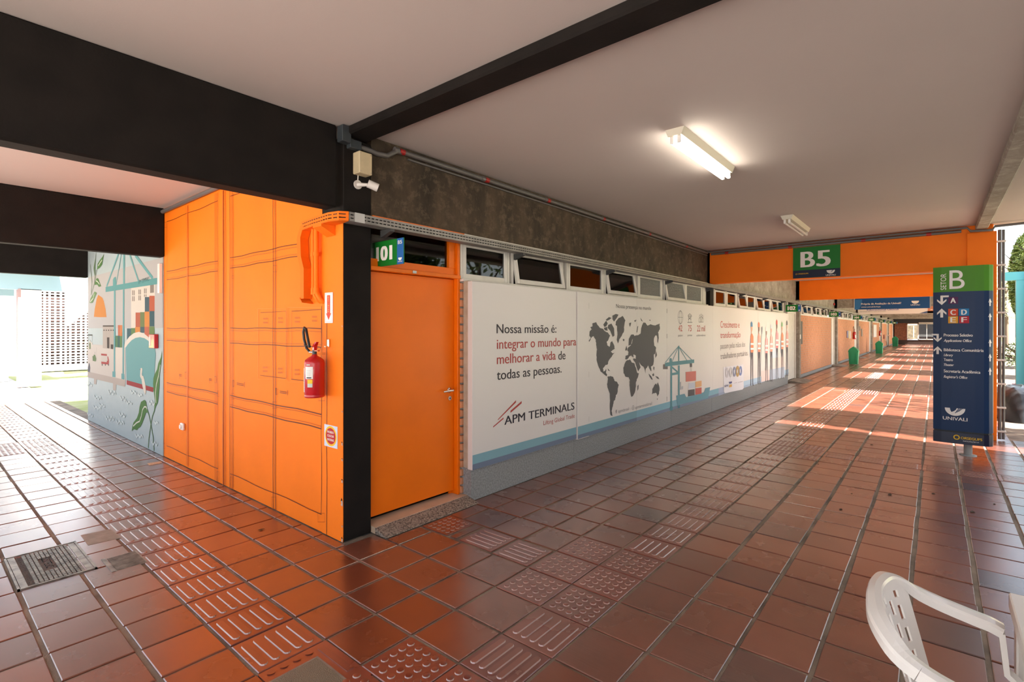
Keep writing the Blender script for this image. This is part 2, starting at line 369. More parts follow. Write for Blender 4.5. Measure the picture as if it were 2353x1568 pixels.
# latches and hinges
def rect(x0, y0, x1, y1, z_, w=0.005, mm=LINE): L(z_, [(x0, y0), (x1, y0), (x1, y1), (x0, y1), (x0, y0)], w, mm)
for (cx_, cy_, d_) in ((200, 45, -1), (440, 80, -1), (640, 110, 1), (985, 175, 1)):
    L(zc_, [(cx_ + (28 if d_ > 0 else 28) * 1 - 28, cy_ - 4), (cx_ + d_ * 55 if d_ > 0 else cx_ - 20, cy_ + (6 if d_ > 0 else -8))], 0.005)
    L(zc_, [(cx_, cy_ + 8), (cx_ + d_ * 55 if d_ > 0 else cx_ - 20, cy_ + (18 if d_ > 0 else 2))], 0.005)
    ex = cx_ + d_ * (62 if d_ > 0 else 18); L(zc_, [(ex, cy_ - 12), (ex, cy_ + 30)], 0.006)
    rect(cx_ + (-32 if d_ > 0 else 26), cy_ - 25, cx_ + (-20 if d_ > 0 else 38), cy_ + 25, zc_)
for (x0, y0, x1, y1) in ((598, 190, 620, 235), (925, 258, 960, 310), (485, 170, 500, 215), (480, 815, 500, 890), (588, 860, 608, 950), (920, 1020, 955, 1115), (50, 590, 66, 632), (1290, 1150, 1345, 1220), (1295, 210, 1345, 248), (50, 0, 72, 22)): rect(x0, y0, x1, y1, zc_, 0.004, LINE2)
for (x0, y0, x1, y1) in ((55, 350, 70, 385), (52, 878, 68, 905), (838, 660, 865, 705), (215, 760, 228, 795), (540, 735, 556, 752)): rect(x0, y0, x1, y1, zb, 0.004, LINE2)
# outlined vents panels
rect(730, 972, 935, 1480, zb, 0.006, flat('D8821E')); rect(945, 962, 1195, 1500, zb, 0.006, flat('D8821E'))
L(zb, [(748, 1000), (932, 990), (932, 1475)], 0.004); L(zb, [(745, 1452), (930, 1475)], 0.004)
L(zb, [(972, 990), (1186, 977), (1186, 1240)], 0.005); L(zb, [(970, 1480), (970, 1000)], 0.004, LINE2); L(zb, [(970, 1480), (1090, 1494)], 0.005)
for (x, y) in ((768, 1040), (768, 1068), (875, 1036), (875, 1065), (996, 1033), (996, 1062), (1120, 1026), (1120, 1055), (765, 1392), (765, 1418), (873, 1400), (873, 1428), (994, 1410), (994, 1440)):
    rect(x, y, x + 34, y + 7, zb, 0.004, LINE2)
ml.build('painted_lines', wall_o)
# paint chips at the corner
mc = MB(); chip = flat('A9A8A5')
for z_, s_ in ((0.02, 0.025), (0.30, 0.04), (0.46, 0.02), (0.62, 0.015), (0.74, 0.02), (0.12, 0.01), (0.98, 0.01), (1.62, 0.008)):
    mc.poly([(-0.0062, 0.002 + (0.008 + s_ * 0.4) * abs(math.sin(i * 1.9)), z_ + s_ * 1.6 * (i / 7 - 0.5)) for i in range(8)] + [(-0.0062, 0.0, z_)], chip)
mc.build('chipped_paint', wall_o)

# ---- mural wall
XM = -0.012
wall_m = MB().box(-0.01, 0.14, 4.05, 8.05, 0, ZC, mat('mural_ground', (0.315, 0.375, 0.385, 1), 0.6, noise=0.04, nscale=3)).build('wall_mural', kind='structure', label='wall with a painted harbour mural in pale blue')
za = Z(200, 570, 6.817); zd = Z(200, 780, 5.806)
mm_ = MB()
_lay = [0]
def mflat(hx):      # matt mural paint, darkened evenly to offset the strong court light
    c = S(hx); return mat('mural_' + hx, (c[0] * .72, c[1] * .72, c[2] * .70, 1), 0.7, spec=0.2)
def MP(z_, pts, hx, mbx=None):
    _lay[0] += 1; x = XM - 0.00003 * _lay[0]
    (mbx or mm_).poly([wx(*z_(*p), x) for p in pts], mflat(hx))
def ML(z_, pts, w, hx, mbx=None):
    _lay[0] += 1; x = XM - 0.00003 * _lay[0]
    (mbx or mm_).ribbon([wx(*z_(*p), x) for p in pts], w, (1, 0, 0), mflat(hx))
mm_.poly([(XM, 4.06, 2.5), (XM, 8.045, 2.5), (XM, 8.045, 1.61), (XM, 4.06, 1.61)], mflat('BDB8B8'))
MP(za, [(690, 630), (1062, 565), (1062, 760), (905, 770), (905, 1010), (760, 1010), (760, 1260), (690, 1260)], 'DFD3C8')
for x_, y_ in ((708, 665), (806, 652), (894, 636)):
    for dx in (0, 24):
        for dy in (0, 92):
            if x_ == 894 and dy: MP(za, [(x_ + dx, y_ + dy), (x_ + dx + 14, y_ + dy), (x_ + dx + 14, y_ + 130), (x_ + dx, y_ + 130)], '8B7D77')
            else: MP(za, [(x_ + dx, y_ + dy), (x_ + dx + 14, y_ + dy), (x_ + dx + 14, y_ + dy + 78), (x_ + dx, y_ + dy + 78)], '8B7D77')
MP(za, [(988, 580), (1048, 575), (1048, 700), (988, 706)], '8A8079')
for x0, y0, x1, y1, c in ((905, 770, 975, 998, '3F5663'), (975, 750, 1058, 990, 'BC5A3C'), (760, 1013, 832, 1240, 'B85B40'), (832, 1006, 900, 1240, '6E7B4B'), (900, 998, 978, 1238, 'D6853B'), (978, 990, 1055, 1230, '2E5460'),
                          (625, 1262, 690, 1450, '2F5A66'), (690, 1256, 754, 1420, '5E7F4A'), (754, 1240, 832, 1340, 'D6853B'), (832, 1238, 900, 1330, '3C5A63'), (900, 1236, 974, 1400, 'BF6247'), (974, 1232, 1056, 1470, '66804A'),
                          (484, 1210, 514, 1385, 'BE6346'), (514, 1210, 550, 1385, 'D07C45'), (447, 1376, 478, 1560, '4C7A52'), (478, 1376, 514, 1560, '2C5F59'), (514, 1380, 546, 1560, '5B7E4B')):
    MP(za, [(x0, y0), (x1, y0), (x1, y1), (x0, y1)], c)
MP(za, [(175, 735), (205, 755), (240, 780), (262, 830), (290, 960), (305, 1085), (200, 1086), (107, 1080), (120, 960), (150, 800)], 'D08230')
# tunnel arch
def arch(z_, x0, x1, yt, yb, n=16): return [(x0, yb)] + [((x0 + x1) / 2 - (x1 - x0) / 2 * math.cos(math.pi * i / n), (yt + (yb2 - yt) * (1 - math.sin(math.pi * i / n)))) for i in range(n + 1)] + [(x1, yb)]
za_arch_out = [wx(*za(*p))for p in ((590, 1568), (620, 1470), (680, 1390), (750, 1335), (830, 1315), (910, 1340), (970, 1390), (1020, 1440), (1056, 1490), (1056, 1568))]
_lay[0] += 1
mm_.poly([(XM - 0.00003 * _lay[0], p[1], p[2]) for p in za_arch_out] + [wx(*zd(905, 110), XM - 0.00003 * _lay[0]), wx(*zd(512, 110), XM - 0.00003 * _lay[0])], mflat('E3D8CD'))
_lay[0] += 1; xx = XM - 0.00003 * _lay[0]
mm_.poly([wx(*zd(528, 545), xx), wx(*zd(516, 110), xx)] + [wx(*za(*p), xx) for p in ((605, 1568), (640, 1510), (700, 1445), (760, 1410), (830, 1398), (900, 1415), (960, 1455), (1010, 1510), (1040, 1555))] + [wx(*zd(900, 100), xx), wx(*zd(915, 200), xx), wx(*zd(885, 645), xx)], mflat('6FA5A8'))
MP(zd, [(528, 545), (888, 645), (880, 706), (528, 604)], '9E3236')
# quay, ground
MP(zd, [(8, 100), (80, 68), (212, 78), (212, 118), (350, 132), (350, 100), (508, 118), (512, 545), (8, 432)], 'CFC4BD')
MP(zd, [(8, 430), (512, 545), (506, 634), (390, 605), (385, 682), (346, 680), (346, 588), (128, 538), (122, 602), (92, 598), (92, 525), (8, 505)], 'B9ABA3')
MP(zd, [(380, 112), (466, 118), (466, 530), (380, 505)], 'DDD0C5')
# fort building
MP(za, [(247, 1220), (420, 1225), (420, 1568), (247, 1568)], 'B6AAA2'); MP(zd, [(212, 0), (350, 0), (350, 132), (212, 118)], 'B6AAA2')
ML(za, [(247, 1224), (420, 1224)], 0.02, '3A2A22')
for x in (266, 302, 338, 376, 410): MP(za, [(x - 9, 1282), (x + 9, 1282), (x + 9, 1298), (x - 9, 1298)], '33241E')
MP(zd, [(266, -25), (298, -25), (298, 122), (268, 118)], '3A2B28'); MP(zd, [(316, 68), (350, 70), (350, 132), (316, 128)], '3A2B28')
MP(za, [(314, 1432), (350, 1432), (350, 1568), (314, 1568)], '3A2B28')
for x in (300, 360): ML(za, [(x + 5, 1245), (x + 5, 1568)], 0.006, '9A8E86')
# lorry, crane lorry, worker, small pavilion
MP(zd, [(188, 198), (265, 205), (270, 225), (282, 230), (295, 290), (293, 335), (190, 322)], 'C9BFB8')
ML(zd, [(188, 203), (265, 210)], 0.03, 'A8403E'); MP(zd, [(272, 228), (283, 232), (294, 290), (292, 332), (262, 326), (264, 290), (276, 285)], 'A83A3C'); ML(zd, [(190, 312), (290, 325)], 0.035, 'A83A3C')
for x in (202, 245, 286): MP(zd, [(x - 7, 328), (x + 7, 330), (x + 6, 354), (x - 6, 352)], '5B5555')
MP(zd, [(72, 225), (86, 225), (90, 205), (110, 210), (124, 260), (120, 290), (108, 298), (92, 290), (76, 290)], '5F7A50'); ML(zd, [(104, 210), (106, 170)], 0.02, '8A8F86'); ML(zd, [(128, 300), (126, 108)], 0.012, 'A5A19B')
MP(zd, [(8, 390), (20, 350), (26, 318), (34, 320), (44, 380), (38, 452), (28, 430), (12, 440)], '5A5C68')
ML(za, [(12, 1365), (82, 1366)], 0.02, '3E3A33'); MP(za, [(20, 1568), (30, 1480), (48, 1438), (62, 1480), (84, 1480), (84, 1568)], 'D5CCC1'); ML(za, [(22, 1370), (22, 1568)], 0.012, '8A887F'); ML(za, [(80, 1370), (80, 1470)], 0.012, '8A887F')
MP(zd, [(28, 48), (50, 48), (50, 130), (28, 130)], '6E7B5C')
# gantry crane
for pts, w in (([(492, 92), (305, 605)], 0.045), ([(535, 100), (455, 580)], 0.028), ([(668, 108), (806, 522)], 0.04), ([(752, 112), (1030, 478)], 0.05)): ML(za, pts, w, '67A3A6')
ML(za, [(578, 98), (578, 570)], 0.085, '67A3A6')
MP(za, [(290, 612), (405, 592), (404, 500), (420, 465), (450, 450), (458, 582), (1098, 468), (1098, 568), (290, 692)], '5F9C9E')
_lay[0] += 1; x_ = XM - 0.00003 * _lay[0]
for (a_, b_, w0) in ((432, 670, 24), (573, 652, 22)):
    p_ = [wx(*za(a_ - w0 / 2, b_), x_), wx(*za(a_ + w0 / 2, b_ - 3), x_)]
    q_ = [wx(*zd(a_ * 0.8517 + w0 * .38 + (-2 if a_ < 500 else -2) - (a_ - 432) * 0.02, 440 if a_ < 500 else 465), x_), wx(*zd(a_ * 0.8517 - w0 * .38 - 4 - (a_ - 432) * 0.02, 440 if a_ < 500 else 465), x_)]
    mm_.poly([p_[0], p_[1], q_[0], q_[1]], mflat('63A0A4'))
MP(zd, [(338, 428), (378, 432), (380, 508), (338, 502)], '63A0A4'); MP(zd, [(458, 455), (498, 465), (500, 540), (458, 530)], '63A0A4')
_lay[0] += 1
text(mm_, 'APM TERMINALS', PX(XM - 0.00003 * _lay[0]), -wx(*za(822, 560))[1], -wx(*za(995, 530))[1], wx(*za(830, 572))[2], 0.055, mflat('3F7478'), 0.01, skew=0.05)
# plants
def leaf(z_, out, mid, c='4F7A3F', mc_='DCDAD0'):
    MP(z_, out, c)
    if mid: ML(z_, mid, 0.018, mc_)
leaf(zd, [(998, 150), (996, 240), (975, 420), (965, 500), (965, 620), (945, 840), (915, 905), (890, 975), (898, 900), (905, 820), (890, 700), (880, 600), (885, 520), (905, 460), (935, 400), (950, 320), (985, 240)], [(978, 340), (955, 480), (925, 600), (912, 720), (918, 850)])
leaf(zd, [(765, 808), (785, 830), (795, 890), (815, 980), (785, 980), (765, 1040), (740, 1110), (710, 1170), (680, 1190), (665, 1215), (625, 1200), (595, 1225), (605, 1160), (620, 1110), (665, 1050), (690, 980), (700, 900), (720, 835)], [(802, 940), (790, 905), (765, 900), (740, 940), (722, 1030), (700, 1095), (660, 1115), (615, 1160)])
ML(zd, [(800, 930), (830, 1030), (850, 1130), (880, 1300), (893, 1490)], 0.022, '5E7F58'); ML(zd, [(905, 930), (870, 1030), (848, 1150), (825, 1320), (815, 1450)], 0.022, '5E7F58')
leaf(za, [(262, 98), (250, 170), (235, 260), (200, 310), (155, 338), (165, 250), (200, 190), (240, 140)], [(235, 190), (205, 230), (175, 280)])
leaf(za, [(150, 475), (175, 480), (195, 540), (220, 600), (185, 612), (160, 575), (118, 580), (130, 520)], [(140, 515), (165, 530), (195, 570)])
leaf(za, [(118, 682), (155, 705), (130, 760), (110, 810), (85, 862), (38, 860), (55, 790), (90, 730)], [(110, 720), (95, 790), (50, 845)], '6C8C58')
for pts in ([(140, 90), (120, 250), (125, 420), (110, 560), (60, 740)], [(52, 260), (62, 400), (75, 560), (64, 700)], [(128, 180), (100, 330), (130, 480)], [(150, 340), (120, 540), (60, 740)], [(50, 280), (78, 520), (64, 720)]): ML(za, pts, 0.02, '8B9884')
MP(za, [(135, 150), (128, 300), (130, 430), (118, 380), (105, 300)], '5F7A55')
# heron
ML(zd, [(726, 395), (722, 440), (718, 480), (730, 505)], 0.075, 'E0D6CA'); MP(zd, [(715, 385), (732, 382), (738, 400), (732, 420), (716, 410)], 'E0D6CA'); MP(zd, [(698, 402), (714, 398), (714, 408)], '8A5A3A')
MP(zd, [(732, 490), (748, 488), (765, 540), (780, 620), (785, 700), (775, 740), (755, 690), (738, 620), (728, 540)], 'DED3C6')
# water ripples
rr_ = random.Random(3)
for (cx_, cy_, n_, am) in ((30, 590, 3, 40), (130, 770, 4, 40), (320, 700, 4, 45), (480, 780, 3, 55), (620, 700, 3, 35), (120, 900, 4, 30), (280, 1040, 5, 50), (430, 1100, 4, 45), (470, 1000, 3, 40), (680, 1280, 4, 35), (900, 1380, 3, 40), (720, 740, 2, 25), (860, 840, 3, 40), (40, 1000, 3, 30), (930, 1110, 2, 35), (200, 870, 3, 25), (560, 840, 3, 30)):
    pts = [(cx_ + i * 22 - 40, cy_ + am * (0.5 if i % 2 else -0.5) + i * 5 + rr_.uniform(-6, 6)) for i in range(n_ + 2)]
    sm = []
    for i in range(len(pts) - 1):
        for t in (0, .33, .66): sm.append((pts[i][0] * (1 - t) + pts[i + 1][0] * t, pts[i][1] * (1 - t * t * (3 - 2 * t)) + pts[i + 1][1] * t * t * (3 - 2 * t)))
    ML(zd, [p for p in sm if -0.1 < wx(*zd(*p))[2] and p[0] < 1000], 0.028, 'D2DCDC')
mm_.build('painted_mural', wall_m)

# ---- corridor wall, bay 1
wl1 = MB().box(1.22, 7.9, 0.035, 0.15, 0, 2.06, WHITEP).build('wall_room_101', kind='structure', label='wall of room 101 behind the white information board')
mb_ = MB().box(0, 0.22, 0, 0.03, 0, 0.062, BRICK, 0.004); bm_mesh = mb_.mesh('brick')
for i in range(25):
    o = bpy.data.objects.new('brick', bm_mesh); link(o, wl1); o.location = (1.235 + (0.003 if i % 2 else 0), 0.002, 0.06 + i * 0.0795)
# plinth, 1.25..14.4
MB().box(1.262, 3.0, -0.10, 0.03, 0, 0.30, PLINTH).box(3.004, 5.9, -0.10, 0.03, 0, 0.30, PLINTH).box(5.904, 7.86, -0.10, 0.03, 0, 0.30, PLINTH).box(7.864, 11.0, -0.10, -0.032, 0, 0.3, PLINTH).box(11.004, 14.42, -0.10, -0.002, 0, 0.3, PLINTH).build('baseboard_corridor', kind='structure', label='grey rendered plinth below the white information board')
# trim above the windows
MB().box(0.25, 1.26, -0.015, 0.03, 2.465, 2.492, ORANGE_DOOR).build('trim_1', kind='structure', label='orange timber head above door 101')
MB().box(1.26, 7.9, -0.015, 0.03, 2.455, 2.492, WHITEP).box(8.1, 16.0, -0.015, 0.03, 2.44, 2.475, WHITEP).build('trim_2', kind='structure', label='white timber head above the windows')
MB().box(1.24, 7.9, -0.02, 0.06, 2.045, 2.07, WHITEP).box(8.1, 14.5, -0.02, 0.06, 2.045, 2.07, WHITEP).build('windowsill', kind='structure', label='white timber sill above the information board')

# ---- windows
wn_i = [0]
def window(x0, x1, z0, z1, open_=False, glass=None, y=0.03, where='', fr=0.045):
    wn_i[0] += 1
    w = empty('window_%d' % wn_i[0], (0, 0, 0)); tag(w, kind='structure', label='%s timber hopper window %s' % ('open white' if open_ else 'closed white', where))
    # the opening's own posts
    f0 = MB().box(x0 - 0.035, x0 - 0.004, y, y + 0.06, z0, z1, WHITEP).box(x1 + 0.004, x1 + 0.035, y, y + 0.06, z0, z1, WHITEP)
    f0.build('window_casing', w)
    sh = empty('sash', (0, y - 0.002, z1 - 0.02), parent=w)
    f = MB(); hh = z1 - z0 - 0.02
    f.box(x0, x0 + fr, 0, 0.035, -hh, 0, WHITEP, 0.003).box(x1 - fr, x1, 0, 0.035, -hh, 0, WHITEP, 0.003).box(x0 + fr, x1 - fr, 0, 0.035, -hh, -hh + fr * 1.1, WHITEP, 0.003).box(x0 + fr, x1 - fr, 0, 0.035, -0.03, 0, WHITEP, 0.003)
    f.build('frame', sh)
    MB().box(x0 + fr, x1 - fr, 0.015, 0.019, -hh + fr, -0.03, glass or GLASS).build('pane', sh)
    sh.rotation_euler = (math.radians(-9) if open_ else 0, 0, 0)
    return w
B1 = [(1.285, 1.935), (2.04, 2.94), (3.08, 3.93), (4.01, 4.86), (5.0, 5.83), (5.96, 6.79), (6.88, 7.7)]
names1 = ['beside the orange door frame', 'second along from door 101', 'third along from door 101', 'mirroring part of the B5 sign', 'with rippled glass, nearest room 101 door', 'with rippled glass, middle of three', 'with rippled glass beside the dark column']
for i, (a_, b_) in enumerate(B1): window(a_, b_, 2.075, 2.43, i in (1, 3, 5), GLASSW if i > 3 else GLASS, where=names1[i])
def wallpart(name, x0, x1, y0, y1, z0, z1, m_, lab): return MB().box(x0, x1, y0, y1, z0, z1, m_).build(name, kind='structure', label=lab)
wallpart('wall_mullions', 7.73, 7.9, 0.02, 0.12, 2.06, 2.47, WHITEP, 'white timber infill beside the dark column')
# bay 2
wallpart('wall_room_102', 8.1, 14.5, 0.035, 0.15, 0, 2.06, WHITEP, 'wall of room 102 behind the white information board')
for i in range(8):
    a_ = 8.45 + i * 0.765; window(a_, a_ + 0.66, 2.075, 2.41, i in (2, 4, 6), GLASS, where='number %s past the B5 beam' % ['one', 'two', 'three', 'four', 'five', 'six', 'seven', 'eight'][i])
wallpart('wall_mullions', 8.1, 8.38, 0.02, 0.12, 2.06, 2.46, mat('grey_post', (0.3, 0.28, 0.26, 1), 0.6), 'grey post beside the B5 column')
# far bays: white glazing band
for k in range(2, 8):
    x = 8.0 * k + 0.25; n_ = 7
    if k <= 4:
        for i in range(n_):
            window(x + 0.1 + i * 0.88, x + 0.1 + i * 0.88 + 0.76, 2.09, 2.41, i % 2 == 1, GLASS, where='%d along from the column of corridor bay %d' % (i + 1, k + 1))
    else:
        q = MB()
        for i in range(n_):
            a_ = x + 0.1 + i * 0.88; q.box(a_, a_ + 0.06, 0.0, 0.05, 2.09, 2.42, WHITEP).box(a_ + 0.7, a_ + 0.76, 0.0, 0.05, 2.09, 2.42, WHITEP).box(a_, a_ + 0.76, 0.0, 0.05, 2.09, 2.14, WHITEP).box(a_ + 0.05, a_ + 0.7, 0.03, 0.034, 2.1, 2.4, GLASS)
        q.build('window_%d' % (wn_i[0] + k), kind='structure', label='row of white timber windows in far corridor bay %d' % (k + 1))
    wallpart('windowsill', x, 8 * k + 8.0, -0.02, 0.06, 2.05, 2.09, WHITEP, 'white sill above the brick wall in bay %d' % (k + 1))
# ---- brick walls
def brickwall(k, bricks):
    x0, x1 = 8.0 * k + 0.2, 8.0 * k + 7.12
    zt = 2.05
    w = MB().box(x0, x1, 0.006, 0.15, 0.10, zt, MORTAR if bricks else BRICK).box(x0, x1, -0.02, 0.15, 0, 0.10, PLINTH).build('wall_brick', kind='structure', label='orange brick wall panel of corridor bay %d' % (k + 1))
    if bricks:
        q = MB(); nz = 26; hh = (zt - 0.10) / nz; r = random.Random(k)
        for j in range(nz):
            x = x0 + (0.0 if j % 2 else -0.11)
            while x < x1:
                a_, b_ = max(x, x0), min(x + 0.21, x1)
                if b_ - a_ > 0.03:
                    y = r.uniform(-0.003, 0.001); z0 = 0.10 + j * hh + 0.006; z1 = z0 + hh - 0.012
                    q.add([(a_, y, z0), (b_, y, z0), (b_, y, z1), (a_, y, z1), (a_, 0.006, z0), (b_, 0.006, z0), (b_, 0.006, z1), (a_, 0.006, z1)], [(0, 1, 2, 3), (0, 4, 5, 1), (3, 2, 6, 7), (0, 3, 7, 4), (1, 5, 6, 2)], BRICK)
                x += 0.222
        q.build('brick', w, kind='stuff')
for k in range(2, 8): brickwall(k, k <= 4)

# ---- doors
def handle(parent, x, y, z, m_=CHROME):
    q = MB(); q.tube([(x, y, z), (x, y - 0.05, z)], 0.012, m_, 10); q.tube([(x, y - 0.05, z), (x - 0.05, y - 0.055, z + 0.002), (x - 0.115, y - 0.048, z - 0.004)], [0.011, 0.010, 0.008], m_, 10)
    q.lathe([(0, 0), (0.026, 0), (0.026, 0.008), (0, 0.008)], 0, 0, m_, 16)
    for i in range(len(q.v) - 64, len(q.v)):
        vx, vy, vz = q.v[i]; q.v[i] = (x + vx, y - vz, z + vy)
    q.build('handle', parent, label='chrome lever handle')
    q = MB(); q.tube([(x, y, z - 0.075), (x, y - 0.012, z - 0.075)], 0.02, m_, 14); q.tube([(x, y - 0.012, z - 0.075), (x, y - 0.014, z - 0.075)], 0.007, BLACK, 8); q.build('lock', parent)
d1 = empty('door_1'); tag(d1, kind='structure', label='orange flush door of room 101 beside the charcoal column')
MB().box(0.27, 1.205, 0.07, 0.11, 0.088, 2.062, ORANGE_DOOR, 0.003).build('door_leaf', d1)
q = MB(); q.box(1.207, 1.237, 0.02, 0.12, 0.05, 2.47, ORANGE_DOOR, 0.003).box(1.175, 1.207, 0.105, 0.12, 0.05, 2.47, ORANGE_DOOR)
q.box(0.25, 1.237, 0.01, 0.12, 2.066, 2.10, ORANGE_DOOR, 0.003).box(0.25, 1.207, 0.05, 0.12, 2.10, 2.165, ORANGE_DOOR, 0.003)
q.box(0.25, 1.207, 0.05, 0.12, 2.42, 2.47, ORANGE_DOOR, 0.003).box(1.13, 1.207, 0.05, 0.12, 2.165, 2.42, ORANGE_DOOR, 0.003)
q.build('door_frame', d1)
MB().box(0.25, 1.13, 0.085, 0.089, 2.165, 2.42, GLASS).build('transom_pane', d1)
MB().box(0.66, 0.70, 0.0, 0.012, 2.073, 2.095, CHROME).build('latch', d1)
handle(d1, 1.145, 0.07, 1.03)
MB().box(0.246, 1.26, -0.05, 0.13, 0.0, 0.05, mat('sill_stone', (0.62, 0.44, 0.30, 1), 0.5, noise=0.15, nscale=7)).build('doorsill', kind='structure', label='worn beige door sill below the orange door')
GRAN = mat('granite_chips', (0.36, 0.29, 0.23, 1), 0.7, nscale=70, col2=(0.07, 0.05, 0.04, 1), bump=0.5, bscale=120)
MB().prism([(0.246, -0.05, 0.0), (0.246, -0.05, 0.047), (0.246, -0.185, 0.006), (0.246, -0.19, 0.0)], (1.02, 0, 0), GRAN).build('doorstep', kind='structure', label='sloping pebbled granite step in front of door 101')
def fardoor(k):
    x1 = 8.0 * k - 0.02; x0 = x1 - (1.2 if k == 2 else 0.85)
    d = empty('door_%d' % k); tag(d, kind='structure', label='white painted door of room %d beside its column' % (100 + k))
    MB().box(x0 + 0.06, x1 - 0.06, 0.02, 0.06, 0.05, 2.07, WHITEP, 0.004).build('door_leaf', d)
    MB().box(x0, x0 + 0.06, -0.02, 0.09, 0, 2.45, WHITEP, 0.003).box(x1 - 0.06, x1, -0.02, 0.09, 0, 2.45, WHITEP, 0.003).box(x0 + .06, x1 - .06, -0.02, 0.09, 2.07, 2.13, WHITEP, 0.003).build('door_frame', d)
    MB().box(x0 + .06, x1 - .06, 0.03, 0.034, 2.13, 2.42, GLASS).build('transom_pane', d)
    MB().prism([(x0, -0.02, 0), (x0, -0.02, 0.05), (x0, -0.2, 0.045), (x0, -0.5, 0.0)], (1.25, 0, 0), CONC2).build('doorstep', kind='structure', label='small concrete ramp at the door of room %d' % (100 + k))
for k in range(2, 9): fardoor(k)

# ---- room enclosure and far end
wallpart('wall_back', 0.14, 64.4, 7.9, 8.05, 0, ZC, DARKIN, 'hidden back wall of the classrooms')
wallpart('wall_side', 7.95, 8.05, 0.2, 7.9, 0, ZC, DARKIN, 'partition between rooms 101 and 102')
wf = empty('wall_far'); tag(wf, kind='structure', label='dark brick end wall with lit shop windows at the end of the corridor')
XF = 64.0
BR2 = mat('dark_brick', (0.22, 0.075, 0.035, 1), 0.8, noise=0.4, nscale=6)
MB().box(XF, XF + 0.3, -6.5, 0.2, 0, 0.45, mat('dark_skirt', (0.03, 0.015, 0.01, 1), 0.6)).box(XF, XF + 0.3, -6.5, 0.2, 2.15, ZC, BR2).box(XF, XF + 0.3, -1.15, 0.2, 0.45, 2.15, BR2).box(XF + 0.1, XF + 0.3, -6.5, -2.05, 0.45, 2.15, BR2).build('brick_face', wf)
q = MB()
for y0, y1 in ((-1.2, -1.15), (-2.1, -2.0), (-2.75, -2.7), (-3.9, -3.85)): q.box(XF - 0.03, XF + 0.02, y0, y1, 0.5, 2.15, WHITEP)
q.box(XF - 0.03, XF + 0.02, -6, -1.15, 0.5, 0.58, WHITEP).box(XF - 0.03, XF + 0.02, -6, -1.15, 2.07, 2.15, WHITEP); q.build('window_frame', wf)
MB().box(XF + 0.05, XF + 0.08, -2.0, -1.2, 0.58, 2.07, mat('lit_window', (0.5, 0.45, 0.3, 1), 0.5, emit=(1, 0.86, 0.6, 1), estr=0.35, col2=(0.12, 0.09, 0.05, 1), nscale=4)).build('lit_window', wf)
MB().box(XF + 0.02, XF + 0.03, -6, -2.1, 0.58, 2.07, GLASS).build('pane', wf)
q = MB(); LGT = mat('far_lamp', (1, 1, 1, 1), 0.5, emit=(1, 0.93, 0.75, 1), estr=1.3); q.box(XF - 0.02, XF + 0.0, -1.72, -1.66, 0.7, 1.9, LGT); q.box(XF - 0.02, XF + 0.0, -1.98, -1.22, 1.98, 2.07, LGT)
q.build('light_strip', wf)
q = MB().box(63.2, 63.25, -6, -0.1, 2.18, 3.10, mat('far_fascia', (0.012, 0.012, 0.016, 1), 0.5)).box(63.15, 63.19, -6, -2.1, 2.18, 2.24, WHITEP).build('fascia_board', label='black fascia board over the far shop windows', cat='sign')

# ================================================================== FLOOR
floor = MB().box(-4.2, 64.4, -8.2, 0.0, -0.10, -0.008, GROUT).box(-4.2, 0.17, 0.0, 12.0, -0.10, -0.008, GROUT).box(0.17, 64.4, 0.0, 8.05, -0.10, -0.008, DARKIN).build('floor', kind='structure', label='red quarry tile floor of the covered walkway')
BY = [-1.306, -1.655, -1.98, -2.31, -2.64, -2.965, -3.29, -3.605, -3.92, -4.24, -4.56] + [-4.56 - 0.325 * i for i in range(1, 12)]
LY = [-1.306 + 0.3135 * i for i in range(0, 43)]
LX = [-0.005, -0.10, -0.415, -0.725, -1.06, -1.365, -1.665, -1.98] + [-1.98 - 0.31 * i for i in range(1, 8)]
RX = [-0.10, 0.24, 0.57, 0.90, 1.24] + [1.24 + 0.3105 * i for i in range(1, 203)]
RYw = [-0.10, -0.385, -0.715, -1.04, -1.306]; RYd = [-0.05, -0.354, -0.675, -0.995, -1.306]
cells = []   # x0,x1,y0,y1,kind,region
def cell(x0, x1, y0, y1, kind, reg): cells.append((min(x0, x1), max(x0, x1), min(y0, y1), max(y0, y1), kind, reg))
for i in range(len(LX) - 1):
    for j in range(len(LY) - 1):
        xm, ym = (LX[i] + LX[i + 1]) / 2, (LY[j] + LY[j + 1]) / 2
        if ym > 11.9: continue
        kind = 'plain'
        if -1.06 < xm < -0.725:
            kind = 'barY'
            if 5.3 < ym < 6.6: kind = 'bump'
            if ym < -1.05: kind = 'hatch'
        elif -1.98 < xm < -1.06 and 5.65 < ym < 6.6: kind = 'bump'
        elif -0.725 < xm < -0.415 and ym < -0.99: kind = 'plain'
        if -1.69 < xm < -1.06 and 0.86 < ym < 1.6: kind = 'skip' if xm < -1.365 else kind
        if i == 0 and ym < 0: continue
        cell(LX[i], LX[i + 1], LY[j], LY[j + 1], kind, 'L')
    for j in range(len(BY) - 1):
        if i == 0: continue
        xm, ym = (LX[i] + LX[i + 1]) / 2, (BY[j] + BY[j + 1]) / 2
        kind = 'plain'
        if -1.98 < ym < -1.306 and -1.06 < xm < -0.415: kind = 'bump'
        elif -1.98 < ym < -1.655 and xm > -0.725: kind = 'barX'
        elif -1.98 < ym < -1.655 and xm < -1.06: kind = 'barX'
        elif -1.06 < xm < -0.725 and ym < -1.98: kind = 'barY'
        cell(LX[i], LX[i + 1], BY[j], BY[j + 1], kind, 'L')
